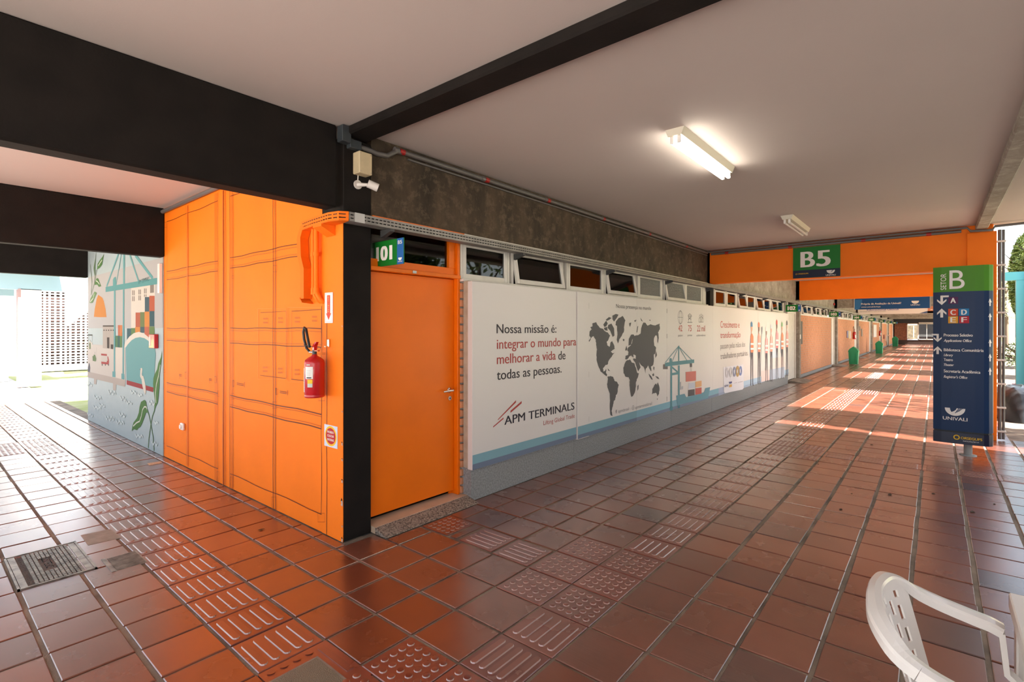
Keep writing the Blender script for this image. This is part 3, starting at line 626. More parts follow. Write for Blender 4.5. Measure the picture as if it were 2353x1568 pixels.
for i in range(len(RX) - 1):
    xm = (RX[i] + RX[i + 1]) / 2
    rows = RYd if xm < 1.24 else RYw
    for j in range(len(rows) - 1):
        y0, y1 = rows[j], rows[j + 1]
        if 0.57 < xm < 0.90: continue
        if xm < 1.24 and j == 0 and xm > 0.24: y0 = -0.195
        cell(RX[i], RX[i + 1], y0, y1, 'plain', 'R')
    ymin = -4.6 if xm > 0 else -4.6
    for j in range(len(BY) - 1):
        ym = (BY[j] + BY[j + 1]) / 2
        if ym < (-4.6 if xm < 8 else -4.3): continue
        kind = 'plain'
        if 0.24 < xm < 1.24 and -1.98 < ym < -1.306: kind = 'bump'
        elif 4.95 < xm < 5.9 and -2.31 < ym < -1.655: kind = 'bump'
        elif 13.0 < xm < 13.9 and -2.31 < ym < -1.655: kind = 'bump'
        elif -1.98 < ym < -1.655: kind = 'barX'
        elif (5.28 < xm < 5.59 or 13.34 < xm < 13.6) and ym < -2.31: kind = 'barY'
        elif 13.34 < xm < 13.6 and ym > -1.65: kind = 'barY'
        cell(RX[i], RX[i + 1], BY[j], BY[j + 1], kind, 'R')
cell(0.585, 0.90, -0.505, -0.205, 'bump', 'R'); cell(0.585, 0.90, -0.60, -0.52, 'plain', 'R')
cell(0.585, 0.89, -0.955, -0.62, 'barY', 'R'); cell(0.575, 0.885, -1.295, -0.97, 'barY', 'R')
# one cut tile each next to the hatches
def tilemesh(w, d, kind, reg):
    q = MB(); t = 0.0035
    mt = TACT if kind != 'plain' else (TILE_R if reg == 'R' else TILE_L)
    x, y = w / 2, d / 2; zt = 0.0
    V = [(-x, -y, -0.011), (x, -y, -0.011), (x, y, -0.011), (-x, y, -0.011), (-x, -y, zt - t), (x, -y, zt - t), (x, y, zt - t), (-x, y, zt - t), (-x + t, -y + t, zt), (x - t, -y + t, zt), (x - t, y - t, zt), (-x + t, y - t, zt)]
    Fc = [(8, 9, 10, 11)] + [(a, (a + 1) % 4, 4 + (a + 1) % 4, 4 + a) for a in range(4)] + [(4 + a, 4 + (a + 1) % 4, 8 + (a + 1) % 4, 8 + a) for a in range(4)]
    q.add(V, Fc, mt)
    if kind == 'bump':
        for i in range(5):
            for j in range(5):
                cx_ = (i - 2) * w * 0.178; cy_ = (j - 2) * d * 0.178; n = 10; vs = []
                for r, z in ((0.0195, 0.0), (0.0165, 0.0045), (0.008, 0.0058)): vs += [(cx_ + r * math.cos(6.2832 * a / n), cy_ + r * math.sin(6.2832 * a / n), z) for a in range(n)]
                q.add(vs, [(a, (a + 1) % n, n + (a + 1) % n, n + a) for a in range(n)], TACTE, True); q.add(vs, [(n + a, n + (a + 1) % n, 2 * n + (a + 1) % n, 2 * n + a) for a in range(n)] + [tuple(range(2 * n, 3 * n))], mt, True)
    if kind in ('barX', 'barY'):
        Lh = (w if kind == 'barX' else d) * 0.40; sp_ = (d if kind == 'barX' else w) * 0.178
        for i in range(5):
            c = (i - 2) * sp_; vs = []; hw = 0.019
            for k, (g, z) in enumerate(((0, 0), (0.0035, 0.0055))):
                for a in range(12):
                    th = math.pi * (a % 6) / 5 - math.pi / 2
                    s_ = 1 if a < 6 else -1
                    px_, py_ = s_ * (Lh - hw) + s_ * (hw - g) * math.cos(th), s_ * (hw - g) * math.sin(th)
                    vs.append((px_, c + py_, z) if kind == 'barX' else (c + py_, px_, z))
            q.add(vs, [(a, (a + 1) % 12, 12 + (a + 1) % 12, 12 + a) for a in range(12)], TACTE); q.add(vs[12:], [tuple(range(12))], mt)
    return q
score = []
for c in cells:
    p = pix((c[0] + c[1]) / 2, (c[2] + c[3]) / 2, 0)
    s_ = 0
    if p and -150 < p[0] < 2500 and p[1] < 1720 and p[1] > 700: s_ = (c[1] - c[0]) * (c[3] - c[2]) / p[2] ** 3
    score.append(s_)
order = sorted(range(len(cells)), key=lambda i: -score[i])
npl = nta = 0; single = set()
for i in order:
    if score[i] <= 0: break
    k = cells[i][4]
    if k in ('plain',) and npl < 298: single.add(i); npl += 1
    elif k in ('bump', 'barX', 'barY') and nta < 110: single.add(i); nta += 1
meshes = {}; rest = {'R': MB(), 'L': MB(), 'T': MB()}; rt_ = random.Random(11)
for i, c in enumerate(cells):
    x0, x1, y0, y1, kind, reg = c
    if kind in ('skip', 'hatch'): continue
    if reg == 'L': gx, gy = 0.024, 0.014
    else: gx, gy = 0.013, 0.026
    if kind != 'plain': gx = gy = 0.011
    if abs(x0) < 1.3 and y1 > -3 and y1 < 0.1 and kind == 'plain': gx = gy = 0.019
    w, d = x1 - x0 - gx, y1 - y0 - gy
    if w < 0.02 or d < 0.02: continue
    key = (round(w, 3), round(d, 3), kind, reg)
    if key not in meshes: meshes[key] = tilemesh(w, d, kind, reg)
    tb = meshes[key]; cx_, cy_ = (x0 + x1) / 2, (y0 + y1) / 2
    jx, jy, jz, rz = rt_.uniform(-.003, .003), rt_.uniform(-.003, .003), rt_.uniform(-.0012, .0012), rt_.uniform(-.006, .006)
    if i in single:
        if isinstance(tb, MB):
            if not hasattr(tb, 'me'): tb.me = tb.mesh('floor_tile' if kind == 'plain' else 'tactile_tile')
            me = tb.me
        o = bpy.data.objects.new('tile' if kind == 'plain' else 'tactile_tile', me); link(o, floor)
        o.location = (cx_ + jx, cy_ + jy, jz); o.rotation_euler = (rt_.uniform(-.002, .002), rt_.uniform(-.002, .002), rz)
    else:
        r = rest['T' if kind != 'plain' else reg]; far = score[i] <= 0
        if kind != 'plain' and (far or cx_ > 26): tb = meshes.setdefault((key[0], key[1], 'flatT', reg), tilemesh(w, d, 'x', reg))
        base = len(r.v); mi_ = [r.mi(mm3) for mm3 in tb.mats]; r.v += [(v[0] + cx_, v[1] + cy_, v[2] + jz) for v in tb.v]; r.f += [[base + k for k in f] for f in tb.f]; r.m += [mi_[k] for k in tb.m]; r.smooth += tb.smooth
rest['R'].build('tile', floor, kind='stuff'); rest['L'].build('tile', floor, kind='stuff'); rest['T'].build('tactile_tile', floor, kind='stuff')

# ---- covers in the floor
CAST = mat('cast_cover', (0.40, 0.37, 0.33, 1), 0.38, metal=0.7, noise=0.5, nscale=15)
CASTD = mat('cast_cover_dark', (0.10, 0.07, 0.055, 1), 0.6, noise=0.4, nscale=20)
g = empty('manhole_cover', (-1.665, 0.895, 0)); tag(g, 'cast metal grate cover lettered TELESC set in the red tiles', 'drain cover')
q = MB(); W_, D_ = 0.385, 0.665
q.box(0, W_, 0, 0.012, -0.01, 0.006, CAST).box(0, W_, D_ - 0.012, D_, -0.01, 0.006, CAST).box(0, 0.012, 0, D_, -0.01, 0.006, CAST).box(W_ - 0.012, W_, 0, D_, -0.01, 0.006, CAST); q.build('rim', g)
MB().box(0.012, W_ - 0.012, 0.014, D_ - 0.014, -0.012, -0.004, CASTD).box(0.016, 0.05, 0.016, D_ - 0.016, -0.004, 0.003, CAST).box(W_ - 0.05, W_ - 0.016, 0.016, D_ - 0.016, -0.004, 0.003, CAST).build('plate', g)
q = MB()
for i in range(11):
    for j in range(30):
        x, y = 0.085 + i * 0.0225, 0.03 + j * 0.0205
        if 3 <= i <= 5 and 9 <= j <= 21: continue
        q.box(x, x + 0.017, y, y + 0.011, -0.004, 0.004, CAST)
q.build('grid_bars', g)
q = MB(); text(q, 'TELESC', lambda u, v: (v, u, 0.005), 0.24, 0.46, 0.165, 0.04, CAST, 0.02)
q.v = [(0.37 - a, b_, c_) if False else (a, b_, c_) for a, b_, c_ in q.v]
q.v = [(0.165 + 0.205 - a, b_, c_) for a, b_, c_ in q.v]; q.v = [(a, 0.70 - b_, c_) for a, b_, c_ in q.v]
text(q, 'TELECOMUNICACOES SC', lambda u, v: (0.08 - v, 0.66 - u, 0.005), 0.04, 0.62, 0.004, 0.018, CAST, 0.01)
q.build('raised_lettering', g)
g = empty('inspection_plate', (-1.235, 0.745, 0)); tag(g, 'small ribbed grey plate in the floor beside the metal grate', 'drain cover')
q = MB().box(0, 0.20, 0, 0.28, -0.012, 0.001, CAST).box(0, 0.022, 0, 0.28, 0.001, 0.006, CAST); q.build('plate', g)
q = MB()
for i in range(20): q.box(0.03, 0.19, 0.012 + i * 0.0132, 0.018 + i * 0.0132, 0.001, 0.004, CAST)
q.build('rib', g, kind='stuff')
CEM = mat('cement_patch', (0.27, 0.22, 0.17, 1), 0.55, noise=0.25, nscale=14)
MB().prism([(-1.235, 1.40, -0.004), (-1.04, 1.38, -0.004), (-1.045, 1.655, -0.004), (-1.23, 1.68, -0.004)], (0, 0, 0.0055), CEM).build('cement_patch', label='square of plain grey cement beyond the small ribbed plate', cat='floor patch')
q = MB(); q.prism([(-1.065, -1.40, -0.01), (-0.725, -1.40, -0.01), (-0.725, -1.0, -0.01), (-1.065, -1.0, -0.01)], (0, 0, 0.010), TACT).build('tactile_tile', floor)
g = empty('floor_hatch', (-0.82, -1.09, 0)); tag(g, 'grey textured metal hatch cut into the tactile tiles by the viewer', 'floor hatch')
q = MB().box(-0.24, 0, -0.34, 0, -0.001, 0.0025, CEM).box(-0.225, -0.012, -0.33, -0.012, 0.0025, 0.004, mat('tread_plate', (0.22, 0.18, 0.12, 1), 0.5, metal=0.3, bump=0.8, bscale=220)); q.build('plate', g)
q = MB()
for i in range(4): q.add([(-1.02 + i * 0.062 + 0.018 * math.cos(6.28 * a / 12), -1.035 + 0.018 * math.sin(6.28 * a / 12), 0.0045) for a in range(12)] , [tuple(range(12))], TACT)
q.prism([(-0.79, -1.30, 0.0), (-0.755, -1.30, 0.0), (-0.755, -1.04, 0.0), (-0.79, -1.04, 0.0)], (0, 0, 0.004), TACT).build('raised_pattern', floor)
MB().prism([(-0.255, 3.67, 0.0), (-0.13, 3.665, 0.0), (-0.11, 3.77, 0.0), (-0.25, 3.78, 0.0)], (0, 0, 0.004), mat('paper_tan', (0.62, 0.46, 0.30, 1), 0.7, noise=0.4, nscale=30)).build('floor_plaque', label='small tan plaque on the floor beside the mural wall', cat='plaque')
# fallen leaves
LEAF = mat('dry_leaf', (0.05, 0.03, 0.012, 1), 0.7)
for i, (px_, py_) in enumerate(((1880, 1068), (1932, 1172), (2045, 1138), (1957, 1136), (2145, 1136), (2235, 1178), (2285, 1160), (600, 1219), (2003, 1023), (2083, 1037))):
    d = ray(px_, py_); t = -H / d[2]; cx_, cy_ = CAMX + d[0] * t, CAMY + d[1] * t; q = MB(); s_ = 0.012 + 0.006 * (i % 3)
    q.prism([(cx_ + s_ * math.cos(a) * (1.6 if k % 3 == 0 else 0.7), cy_ + s_ * math.sin(a) * 0.7, 0.003 + 0.002 * (k % 2)) for k, a in enumerate([j * math.pi / 4 for j in range(8)])], (0, 0, 0.002), LEAF)
    q.build('dry_leaf', label='tiny dry leaf on the red tiles ' + ['in front of the directory sign', 'on the open corridor floor, the long curled one', 'below the directory sign, the roundest', 'midway between board and directory sign', 'in the dark reflection of the directory sign', 'on the bright floor, lone speck', 'on the bright floor by the right-hand edge', 'at the foot of the orange wall', 'just beyond the narrow sunlit streak', 'between the sunlit streak and the crossing tiles'][i], cat='leaf', group='dry leaves scattered on the tiles')

# ================================================================== WALL SERVICES
# perforated cable tray
def traystrip(mb, path, z0, z1, pitch, mt, slots=True):
    P = [Vector((p[0], p[1], 0)) for p in path]
    for a, b_ in zip(P, P[1:]):
        n = max(1, int((b_ - a).length / pitch)); d = (b_ - a) / n
        zs = [z0, z0 + 0.016, z0 + 0.024, z1 - 0.024, z1 - 0.016, z1]
        for i in range(n):
            for s0, s1, hole in ((0, 0.3, False), (0.3, 1.0, True)):
                p0, p1 = a + d * (i + s0), a + d * (i + s1)
                for j in range(5):
                    if slots and hole and j in (1, 3): continue
                    mb.add([(p0.x, p0.y, zs[j]), (p1.x, p1.y, zs[j]), (p1.x, p1.y, zs[j + 1]), (p0.x, p0.y, zs[j + 1])], [(0, 1, 2, 3)], mt)
tray = empty('cable_tray', (0, 0, 0)); tag(tray, 'long perforated grey cable tray running above the doors and windows', 'cable tray')
q = MB(); traystrip(q, [(-0.03, -0.125), (8.0, -0.125)], 2.39, 2.455, 0.036, STEEL); q.box(-0.03, 8.0, -0.125, -0.02, 2.388, 2.391, STEEL); q.box(-0.03, 8.0, -0.022, -0.02, 2.39, 2.455, STEEL); q.build('perforated_side', tray)
q = MB(); traystrip(q, [(8.0, -0.125), (24.0, -0.125)], 2.39, 2.455, 0.06, STEEL); q.box(8.0, 24, -0.125, -0.04, 2.388, 2.391, STEEL); q.box(24.0, 63, -0.125, -0.04, 2.388, 2.455, STEEL); q.build('far_run', tray)
MB().box(0.015, 0.10, -0.1275, -0.1255, 2.388, 2.457, mat('bright_splice', (0.55, 0.54, 0.53, 1), 0.35, metal=0.6)).build('splice_plate', tray)
for i, x in enumerate((0.33, 2.0, 3.95, 5.9, 7.85, 10, 12, 14, 17, 19, 21, 23, 26, 29, 33, 37, 42, 47)):
    MB().prism([(x, 0.0, 2.385), (x, -0.13, 2.385), (x, -0.13, 2.365), (x, 0.0, 2.325)], (0.04, 0, 0), DARKM).build('bracket', tray)
MB().tube([(0.0, -0.105, 2.402), (24.0, -0.105, 2.402)], 0.010, BLACK, 6).tube([(0.0, -0.08, 2.405), (24.0, -0.08, 2.405)], 0.012, BLACK, 6).tube([(0.0, -0.095, 2.425), (24.0, -0.095, 2.425)], 0.012, BLACK, 6).tube([(0.0, -0.1, 2.445), (24.0, -0.1, 2.445)], 0.008, BLACK, 6).build('cable', tray, kind='stuff')  # black runs added inside so the slots look dark
ot = empty('cable_tray', (0, 0, 0)); tag(ot, 'orange painted end of the perforated tray bending down the orange wall', 'cable tray')
ORT = mat('orange_paint_dull', (0.80, 0.155, 0.004, 1), 0.6, spec=0.2)
DKO = mat('slot_shade', (0.10, 0.03, 0.01, 1), 0.7)
MB().tube([(-0.035, -0.10, 2.405), (-0.085, -0.06, 2.405), (-0.095, 0.02, 2.405), (-0.085, 0.28, 2.405), (-0.055, 0.48, 2.405)], 0.012, DKO, 6).tube([(-0.035, -0.10, 2.44), (-0.085, -0.06, 2.44), (-0.095, 0.02, 2.44), (-0.085, 0.28, 2.44), (-0.055, 0.48, 2.44)], 0.012, DKO, 6).build('cable', ot, kind='stuff')  # dark filling added behind the plate to imitate shade in the slots
q = MB(); ppath = [(-0.034, -0.125), (-0.09, -0.085), (-0.115, 0.02), (-0.10, 0.28), (-0.07, 0.50)]
traystrip(q, ppath, 2.39, 2.455, 0.036, ORT); q.prism([(p[0], p[1], 2.386) for p in ppath] + [(-0.012, 0.50, 2.386), (-0.012, -0.01, 2.386)], (0, 0, 0.003), ORT); q.build('perforated_side', ot)
q = MB(); vp = [(0.50, 2.425), (0.555, 2.33), (0.545, 2.18), (0.50, 2.08), (0.50, 1.84)]
for (a0, b0), (a1, b1) in zip(vp, vp[1:]):
    n = max(1, int(math.hypot(a1 - a0, b1 - b0) / 0.036))
    for i in range(n):
        for s0, s1, hole in ((0, 0.35, False), (0.35, 1, True)):
            t0, t1 = (i + s0) / n, (i + s1) / n
            ya, yb, za_, zb_2 = a0 + (a1 - a0) * t0, a0 + (a1 - a0) * t1, b0 + (b1 - b0) * t0, b0 + (b1 - b0) * t1
            for xa, xb, hh in ((-0.075, -0.055, 0), (-0.055, -0.035, 1), (-0.035, -0.006, 0)):
                if hh and hole: continue
                q.add([(xa, ya, za_), (xb, ya, za_), (xb, yb, zb_2), (xa, yb, zb_2)], [(0, 1, 2, 3)], ORT)
            q.add([(-0.075, ya, za_), (-0.075, yb, zb_2), (-0.075, yb - 0.055, zb_2), (-0.075, ya - 0.055, za_)], [(0, 1, 2, 3)], ORT)
            q.add([(-0.075, ya - 0.055, za_), (-0.075, yb - 0.055, zb_2), (-0.006, yb - 0.055, zb_2), (-0.006, ya - 0.055, za_)], [(0, 1, 2, 3)], ORT)
q.build('downward_run', ot)
MB().prism([(-0.006, 0.10, 2.39), (-0.11, 0.12, 2.39), (-0.11, 0.12, 2.37), (-0.006, 0.10, 2.31)], (0, 0.12, 0), ORT).build('bracket', ot)
MB().prism([(-0.006, 0.50, 1.85), (-0.08, 0.50, 1.85), (-0.08, 0.46, 1.81), (-0.006, 0.42, 1.80)], (0, 0.02, 0), ORT).build('end_flap', ot)
for y, lab in ((0.365, 'slim orange conduit next to the bent tray'), (0.315, 'thicker orange conduit with a bend beside the extinguisher sign')):
    r = 0.013 if y > 0.34 else 0.018
    g = empty('conduit'); tag(g, lab, 'conduit')
    zz = 1.90
    pth = [(-0.04, y, 2.40), (-0.04, y, zz)] + [(-0.04 + 0.045 * (1 - math.cos(a)), y - 0.05 * math.sin(a) * 0.8, zz - 0.09 * math.sin(a)) for a in (0.35, 0.8, 1.2, 1.5)]
    MB().tube(pth, r, ORANGE, 12).build('pipe', g)
    MB().tube([(-0.04, y, zz + 0.02), (-0.04, y, zz - 0.03)], r + 0.004, ORANGE, 12).build('pipe_clamp', g); MB().tube([(-0.04, y, 2.20), (-0.04, y, 2.17)], r + 0.005, ORANGE, 12).build('pipe_clamp', g)
# grey conduit under the ceiling along the wall
def conduit_run(path, r, label, joints, n=10):
    g = empty('conduit'); tag(g, label, 'conduit')
    MB().tube(path, r, PVC, n).build('pipe', g)
    for (a_, b_, m_) in joints: MB().tube([a_, b_], r + 0.004, m_, n).build('joint', g, label='red joint' if m_ is not PVC else None)
REDJ = mat('red_joint', (0.35, 0.01, 0.01, 1), 0.4)
yc, zc2 = -0.035, 3.055
jn = []
for x in (0.49, 1.52, 2.55, 3.8, 5.2, 6.7): jn.append(((x, yc, zc2), (x + 0.05, yc, zc2), REDJ)); jn.append(((x - 0.05, yc, zc2), (x - 0.005, yc, zc2), PVC))
conduit_run([(0.12, -0.035, 2.985), (0.20, -0.035, 2.985), (0.27, yc, 2.975), (0.37, yc, 2.985), (0.46, yc, zc2 - 0.01), (0.55, yc, zc2), (7.80, yc, zc2)], 0.020, 'grey conduit with red joints along the dark concrete wall', jn)
conduit_run([(0.6, -0.012, 3.02), (7.86, -0.012, 3.02)], 0.009, 'thin grey conduit just below the larger one on the concrete wall', [])
jn = [((7.862, y, 3.035), (7.862, y - 0.06, 3.035), REDJ) for y in (-0.35, -1.42, -2.48, -3.3)]
conduit_run([(7.862, -0.09, 3.035), (7.862, -3.70, 3.035)], 0.022, 'grey conduit with red joints along the top of the orange beam', jn)
conduit_run([(7.83, -0.02, 3.075), (7.83, -3.76, 3.075), (7.83, -3.80, 3.02), (7.83, -4.03, 3.01), (7.85, -4.06, 3.06), (7.85, -4.5, 3.07)], 0.018, 'upper grey conduit stepping under the concrete beam above the directory sign', [])
conduit_run([(-0.03, 4.0, 3.06), (-0.03, 0.16, 3.06)], 0.024, 'dark conduit along the top of the orange wall', [])
g = empty('conduit'); tag(g, 'pair of grey conduits clamped down the outside of the orange column', 'conduit')
MB().tube([(7.95, -4.115, 0.02), (7.95, -4.115, 3.02)], 0.02, PVC, 10).build('pipe', g); MB().tube([(7.97, -4.155, 0.02), (7.97, -4.155, 3.02)], 0.016, PVC, 10).build('pipe', g)
for i in range(9): MB().box(7.925, 7.99, -4.18, -4.07, 0.12 + i * 0.34, 0.145 + i * 0.34, WHITEP, 0.004).build('pipe_clamp', g)
# boxes and camera on the column
MB().box(-0.055, 0.02, -0.075, -0.005, 2.98, 3.10, GREY, 0.004).build('junction_box', label='dark grey junction box at the ceiling corner above the column', cat='junction box')
MB().box(0.022, 0.12, -0.06, -0.005, 2.955, 3.02, GREY, 0.004).build('junction_box', label='dark grey box joining the ceiling conduit over the column', cat='junction box')
g = empty('junction_box', (0.0, 0, 0)); tag(g, 'yellowed cream plastic box above the security camera on the column', 'junction box')
MB().box(0.078, 0.193, -0.09, -0.002, 2.775, 2.94, BEIGE, 0.006).build('box_body', g)
q = MB()
for x in (0.09, 0.181):
    for z in (2.79, 2.925): q.tube([(x, -0.089, z), (x, -0.0925, z)], 0.005, WOODP, 8)
q.build('screw', g)
g = empty('security_camera', (0.14, 0, 2.70)); tag(g, 'white bullet security camera on the charcoal column', 'camera')
WCAM = mat('camera_white', (0.72, 0.67, 0.62, 1), 0.35)
MB().tube([(-0.02, -0.001, 0.005), (-0.02, -0.012, 0.005)], 0.034, WCAM, 20).build('mount_plate', g)
MB().tube([(-0.02, -0.01, 0.005), (0.0, -0.05, 0.0), (0.02, -0.075, 0.0)], [0.018, 0.014, 0.012], WCAM, 12).build('bracket_arm', g)
MB().tube([(0.015, -0.085, 0.008), (0.082, -0.12, -0.018)], 0.031, WCAM, 18).box(0.03, 0.04, -0.08, -0.07, -0.01, 0.0, WCAM).build('camera_body', g)
MB().tube([(0.081, -0.1195, -0.0178), (0.0845, -0.1213, -0.019)], 0.025, BLACK, 16).build('lens', g)
MB().tube([(-0.02, -0.006, 0.035), (-0.02, -0.01, 0.08)], 0.004, WCAM, 8).build('cable', g)

# ---- ceiling lights
TUBE_ON = mat('tube_lit', (1, 1, 1, 1), 0.4, emit=(1.0, 0.93, 0.80, 1), estr=24.0)
TUBE_OFF = mat('tube_off', (0.75, 0.72, 0.70, 1), 0.3)
FIX = mat('fixture_cream', (0.66, 0.61, 0.50, 1), 0.5)
def lamp(x, y, ln, on, label):
    g = empty('ceiling_light', (x, y, ZC)); tag(g, label, 'light')
    q = MB(); w0, w1, h = 0.075, 0.052, 0.055
    q.prism([(0, -w0, 0), (0, w0, 0), (0, w1, -h), (0, -w1, -h)], (ln, 0, 0), FIX); q.build('housing', g)
    for s_ in (-1, 1):
        yy = s_ * 0.027
        MB().tube([(0.03, yy, -0.095), (ln - 0.03, yy, -0.095)], 0.015, TUBE_ON if on else TUBE_OFF, 14).build('tube', g)
        for xx in (0.012, ln - 0.03): MB().box(xx, xx + 0.018, yy - 0.014, yy + 0.014, -0.108, -h, WPL, 0.004).build('lamp_holder', g)
lamp(1.60, -1.90, 1.24, True, 'lit twin fluorescent tube fitting on the ceiling')
lamp(5.40, -1.89, 1.22, False, 'unlit twin fluorescent tube fitting before the B5 beam')

# ================================================================== SIGNS
GRN, NAVY, BLU = flat('056E1E'), flat('0A1733'), flat('1E5A9A')
SGW = flat('E9E2DC')
def univali(mb, P, cu, cv, r, m_, txt=True, cut=None, tw=1.0):
    pts = [(cu - r, cv + r * 0.25), (cu - 0.04 * r, cv + r * 0.18)] + [] 
    arc = [(cu + r * math.cos(math.pi + math.pi * i / 16), cv + r * 0.22 + 0.98 * r * math.sin(math.pi + math.pi * i / 16)) for i in range(17)]
    mb.poly([P(*p) for p in arc], m_)
    if cut:
        for k in range(3): u_ = cu - 0.02 * r + k * 0.16 * r; mb.poly([cut(u_, cv - 0.42 * r + k * .12 * r), cut(u_ + 0.07 * r, cv - 0.42 * r + k * .12 * r), cut(u_ + 0.45 * r, cv + 0.22 * r), cut(u_ + 0.36 * r, cv + 0.22 * r)], flat('10305C'))
    if txt: text(mb, 'UNIVALI', P, cu - r * 1.2 * tw, cu + r * 1.2 * tw, cv - r * 1.35, r * 0.42, m_, 0.02)
def room_sign(x, num, label, y=0.12):
    g = empty('room_sign', (x, y, 2.10)); tag(g, label, 'sign', 'green room number signs along the corridor')
    MB().box(-0.004, 0.004, -0.40, 0.0, 0, 0.20, GRN).build('sign_plate', g)
    q = MB(); q.poly([(-0.0045, -0.40, 0), (-0.0045, -0.32, 0), (-0.0045, -0.32, 0.2), (-0.0045, -0.40, 0.2)], BLU); q.build('blue_end', g)
    q = MB(); P = PX(-0.0055)
    text(q, num, P, 0.05, 0.262, 0.045, 0.112, SGW, 0.08, 0.0)
    text(q, 'B5', P, 0.332, 0.382, 0.155, 0.028, SGW, 0.02); univali(q, P, 0.358, 0.045, 0.022, SGW); q.build('lettering', g)
    return g
def rsign_loc(o, k): pass
g = room_sign(0.345, '101', 'green sign reading 101 above the orange door')
SIGNW = ['at the end of the white information board', 'at the second concrete column, before the red siren', 'above the first far fire extinguisher', 'above the second green litter bin', 'just past the second litter bin', 'above the white poster', 'third from the dark end wall', 'last of the row by the dark end wall']
for k in range(2, 10):
    room_sign(8.0 * k - 1.5 if k < 9 else 63.0, str(100 + k), 'green sign reading %d, %s' % (100 + k, SIGNW[k - 2]), -0.025)
# B5 sign
g = empty('block_sign', (7.875, -1.49, 2.48)); tag(g, 'green and navy sign reading B5 on the orange beam', 'sign')
MB().box(0, 0.02, -0.70, 0.0, 0, 0.53, GRN).build('sign_board', g)
q = MB(); q.poly([(-0.001, -0.70, 0), (-0.001, 0, 0), (-0.001, 0, 0.135), (-0.001, -0.70, 0.135)], NAVY); P = PX(-0.002)
text(q, 'B', P, 0.115, 0.335, 0.185, 0.265, SGW, 0.045); text(q, '5', P, 0.355, 0.565, 0.185, 0.265, SGW, 0.045)
univali(q, P, 0.565, 0.095, 0.06, SGW, cut=PX(-0.003)); ring(q, P, 0.052, 0.073, 0.008, 0.013, flat('D9A516'), 14); text(q, 'ORSEGUPS', P, 0.073, 0.235, 0.065, 0.02, flat('D9A516'), 0.03)
q.build('lettering', g)
# directory totem
g = empty('directory_sign', (6.40, -3.384, 0.0)); tag(g, 'tall blue and green directory sign reading SETOR B on a short pole', 'sign')
def tot_prof(x_off=0.0): return [(0.03, 0.0), (0.012, -0.08), (0.002, -0.18), (0.0, -0.28), (0.003, -0.40), (0.012, -0.484), (0.03, -0.53), (0.07, -0.565), (0.13, -0.575), (0.16, -0.54), (0.16, -0.02), (0.13, 0.0)]
TB, TG = mat('sign_blue', S('04284F'), 0.42, spec=0.3), mat('sign_green', S('44800A'), 0.45, spec=0.3)
pr = tot_prof()
MB().prism([(a, b_, 2.07) for a, b_ in pr], (0, 0, 0.32), TG).build('green_head', g)
MB().prism([(a, b_, 0.31) for a, b_ in pr], (0, 0, 1.76), TB).build('blue_body', g)
MB().prism([(a, b_, 0.15) for a, b_ in pr], (0, 0, 0.14), mat('sign_navy', S('0A1230'), 0.3)).build('navy_foot', g)
MB().prism([(a * 0.9 + 0.01, b_ * 0.97 - 0.01, 0.28) for a, b_ in pr], (0, 0, 0.035), BLACK).build('shadow_gap', g)
MB().tube([(0.11, -0.34, 0.0), (0.11, -0.34, 0.16)], 0.042, mat('pole_grey', (0.3, 0.3, 0.29, 1), 0.5), 20).lathe([(0.085, 0.0), (0.085, 0.01), (0.04, 0.012)], 0.11, -0.34, MATS['pole_grey'], 20).build('pole', g)
def PT(off):
    xs = [(-y, x) for x, y in pr[:8]]
    def f(u, v):
        for (a, xa), (b_, xb) in zip(xs, xs[1:]):
            if a <= u <= b_ or (b_, xb) == xs[-1] and u > b_: 
                t = min(1, (u - a) / (b_ - a)); return (xa + (xb - xa) * t - off, -u, v)
        return (xs[0][1] - off, -u, v)
    return f
P = PT(0.003); P2 = PT(0.0045); q = MB(); 
def tq(u0, u1, v0, v1, m_, PP=P):
    n = 6
    for i in range(n): a, b_ = u0 + (u1 - u0) * i / n, u0 + (u1 - u0) * (i + 1) / n; q.add([PP(a, v0), PP(b_, v0), PP(b_, v1), PP(a, v1)], [(0, 1, 2, 3)], m_)
text(q, 'B', P, 0.160, 0.305, 2.105, 0.235, SGW, 0.0)
vs_, fs_ = glyphs('SETOR', 0.0); xmx = max(v[0] for v in vs_)
q.add([P(0.128 - v[1] * 0.078, 2.095 + v[0] / xmx * 0.21) for v in vs_], fs_, SGW)
for ch, u0, v0, c in (('A', 0.148, 1.915, '4B1248'), ('C', 0.148, 1.765, 'C93C12'), ('D', 0.252, 1.765, '1577AC'), ('E', 0.148, 1.67, 'DD9A1C'), ('F', 0.252, 1.67, 'B0162C')):
    q0 = q; q = MB(); tq(u0, u0 + 0.094, v0, v0 + 0.089, flat(c)); text(q, ch, P2, u0 + 0.020, u0 + 0.074, v0 + 0.012, 0.064, SGW, 0.045); q.build('letter_square', g); q = q0
def arrow_up(u, v, s_): 
    q.add([P(u - s_ * .12, v), P(u + s_ * .12, v), P(u + s_ * .12, v + s_ * .75), P(u - s_ * .12, v + s_ * .75)], [(0, 1, 2, 3)], SGW)
    q.poly([P(u, v + s_), P(u + s_ * .4, v + s_ * .52), P(u + s_ * .4, v + s_ * .3), P(u, v + s_ * .72), P(u - s_ * .4, v + s_ * .3), P(u - s_ * .4, v + s_ * .52)], SGW)
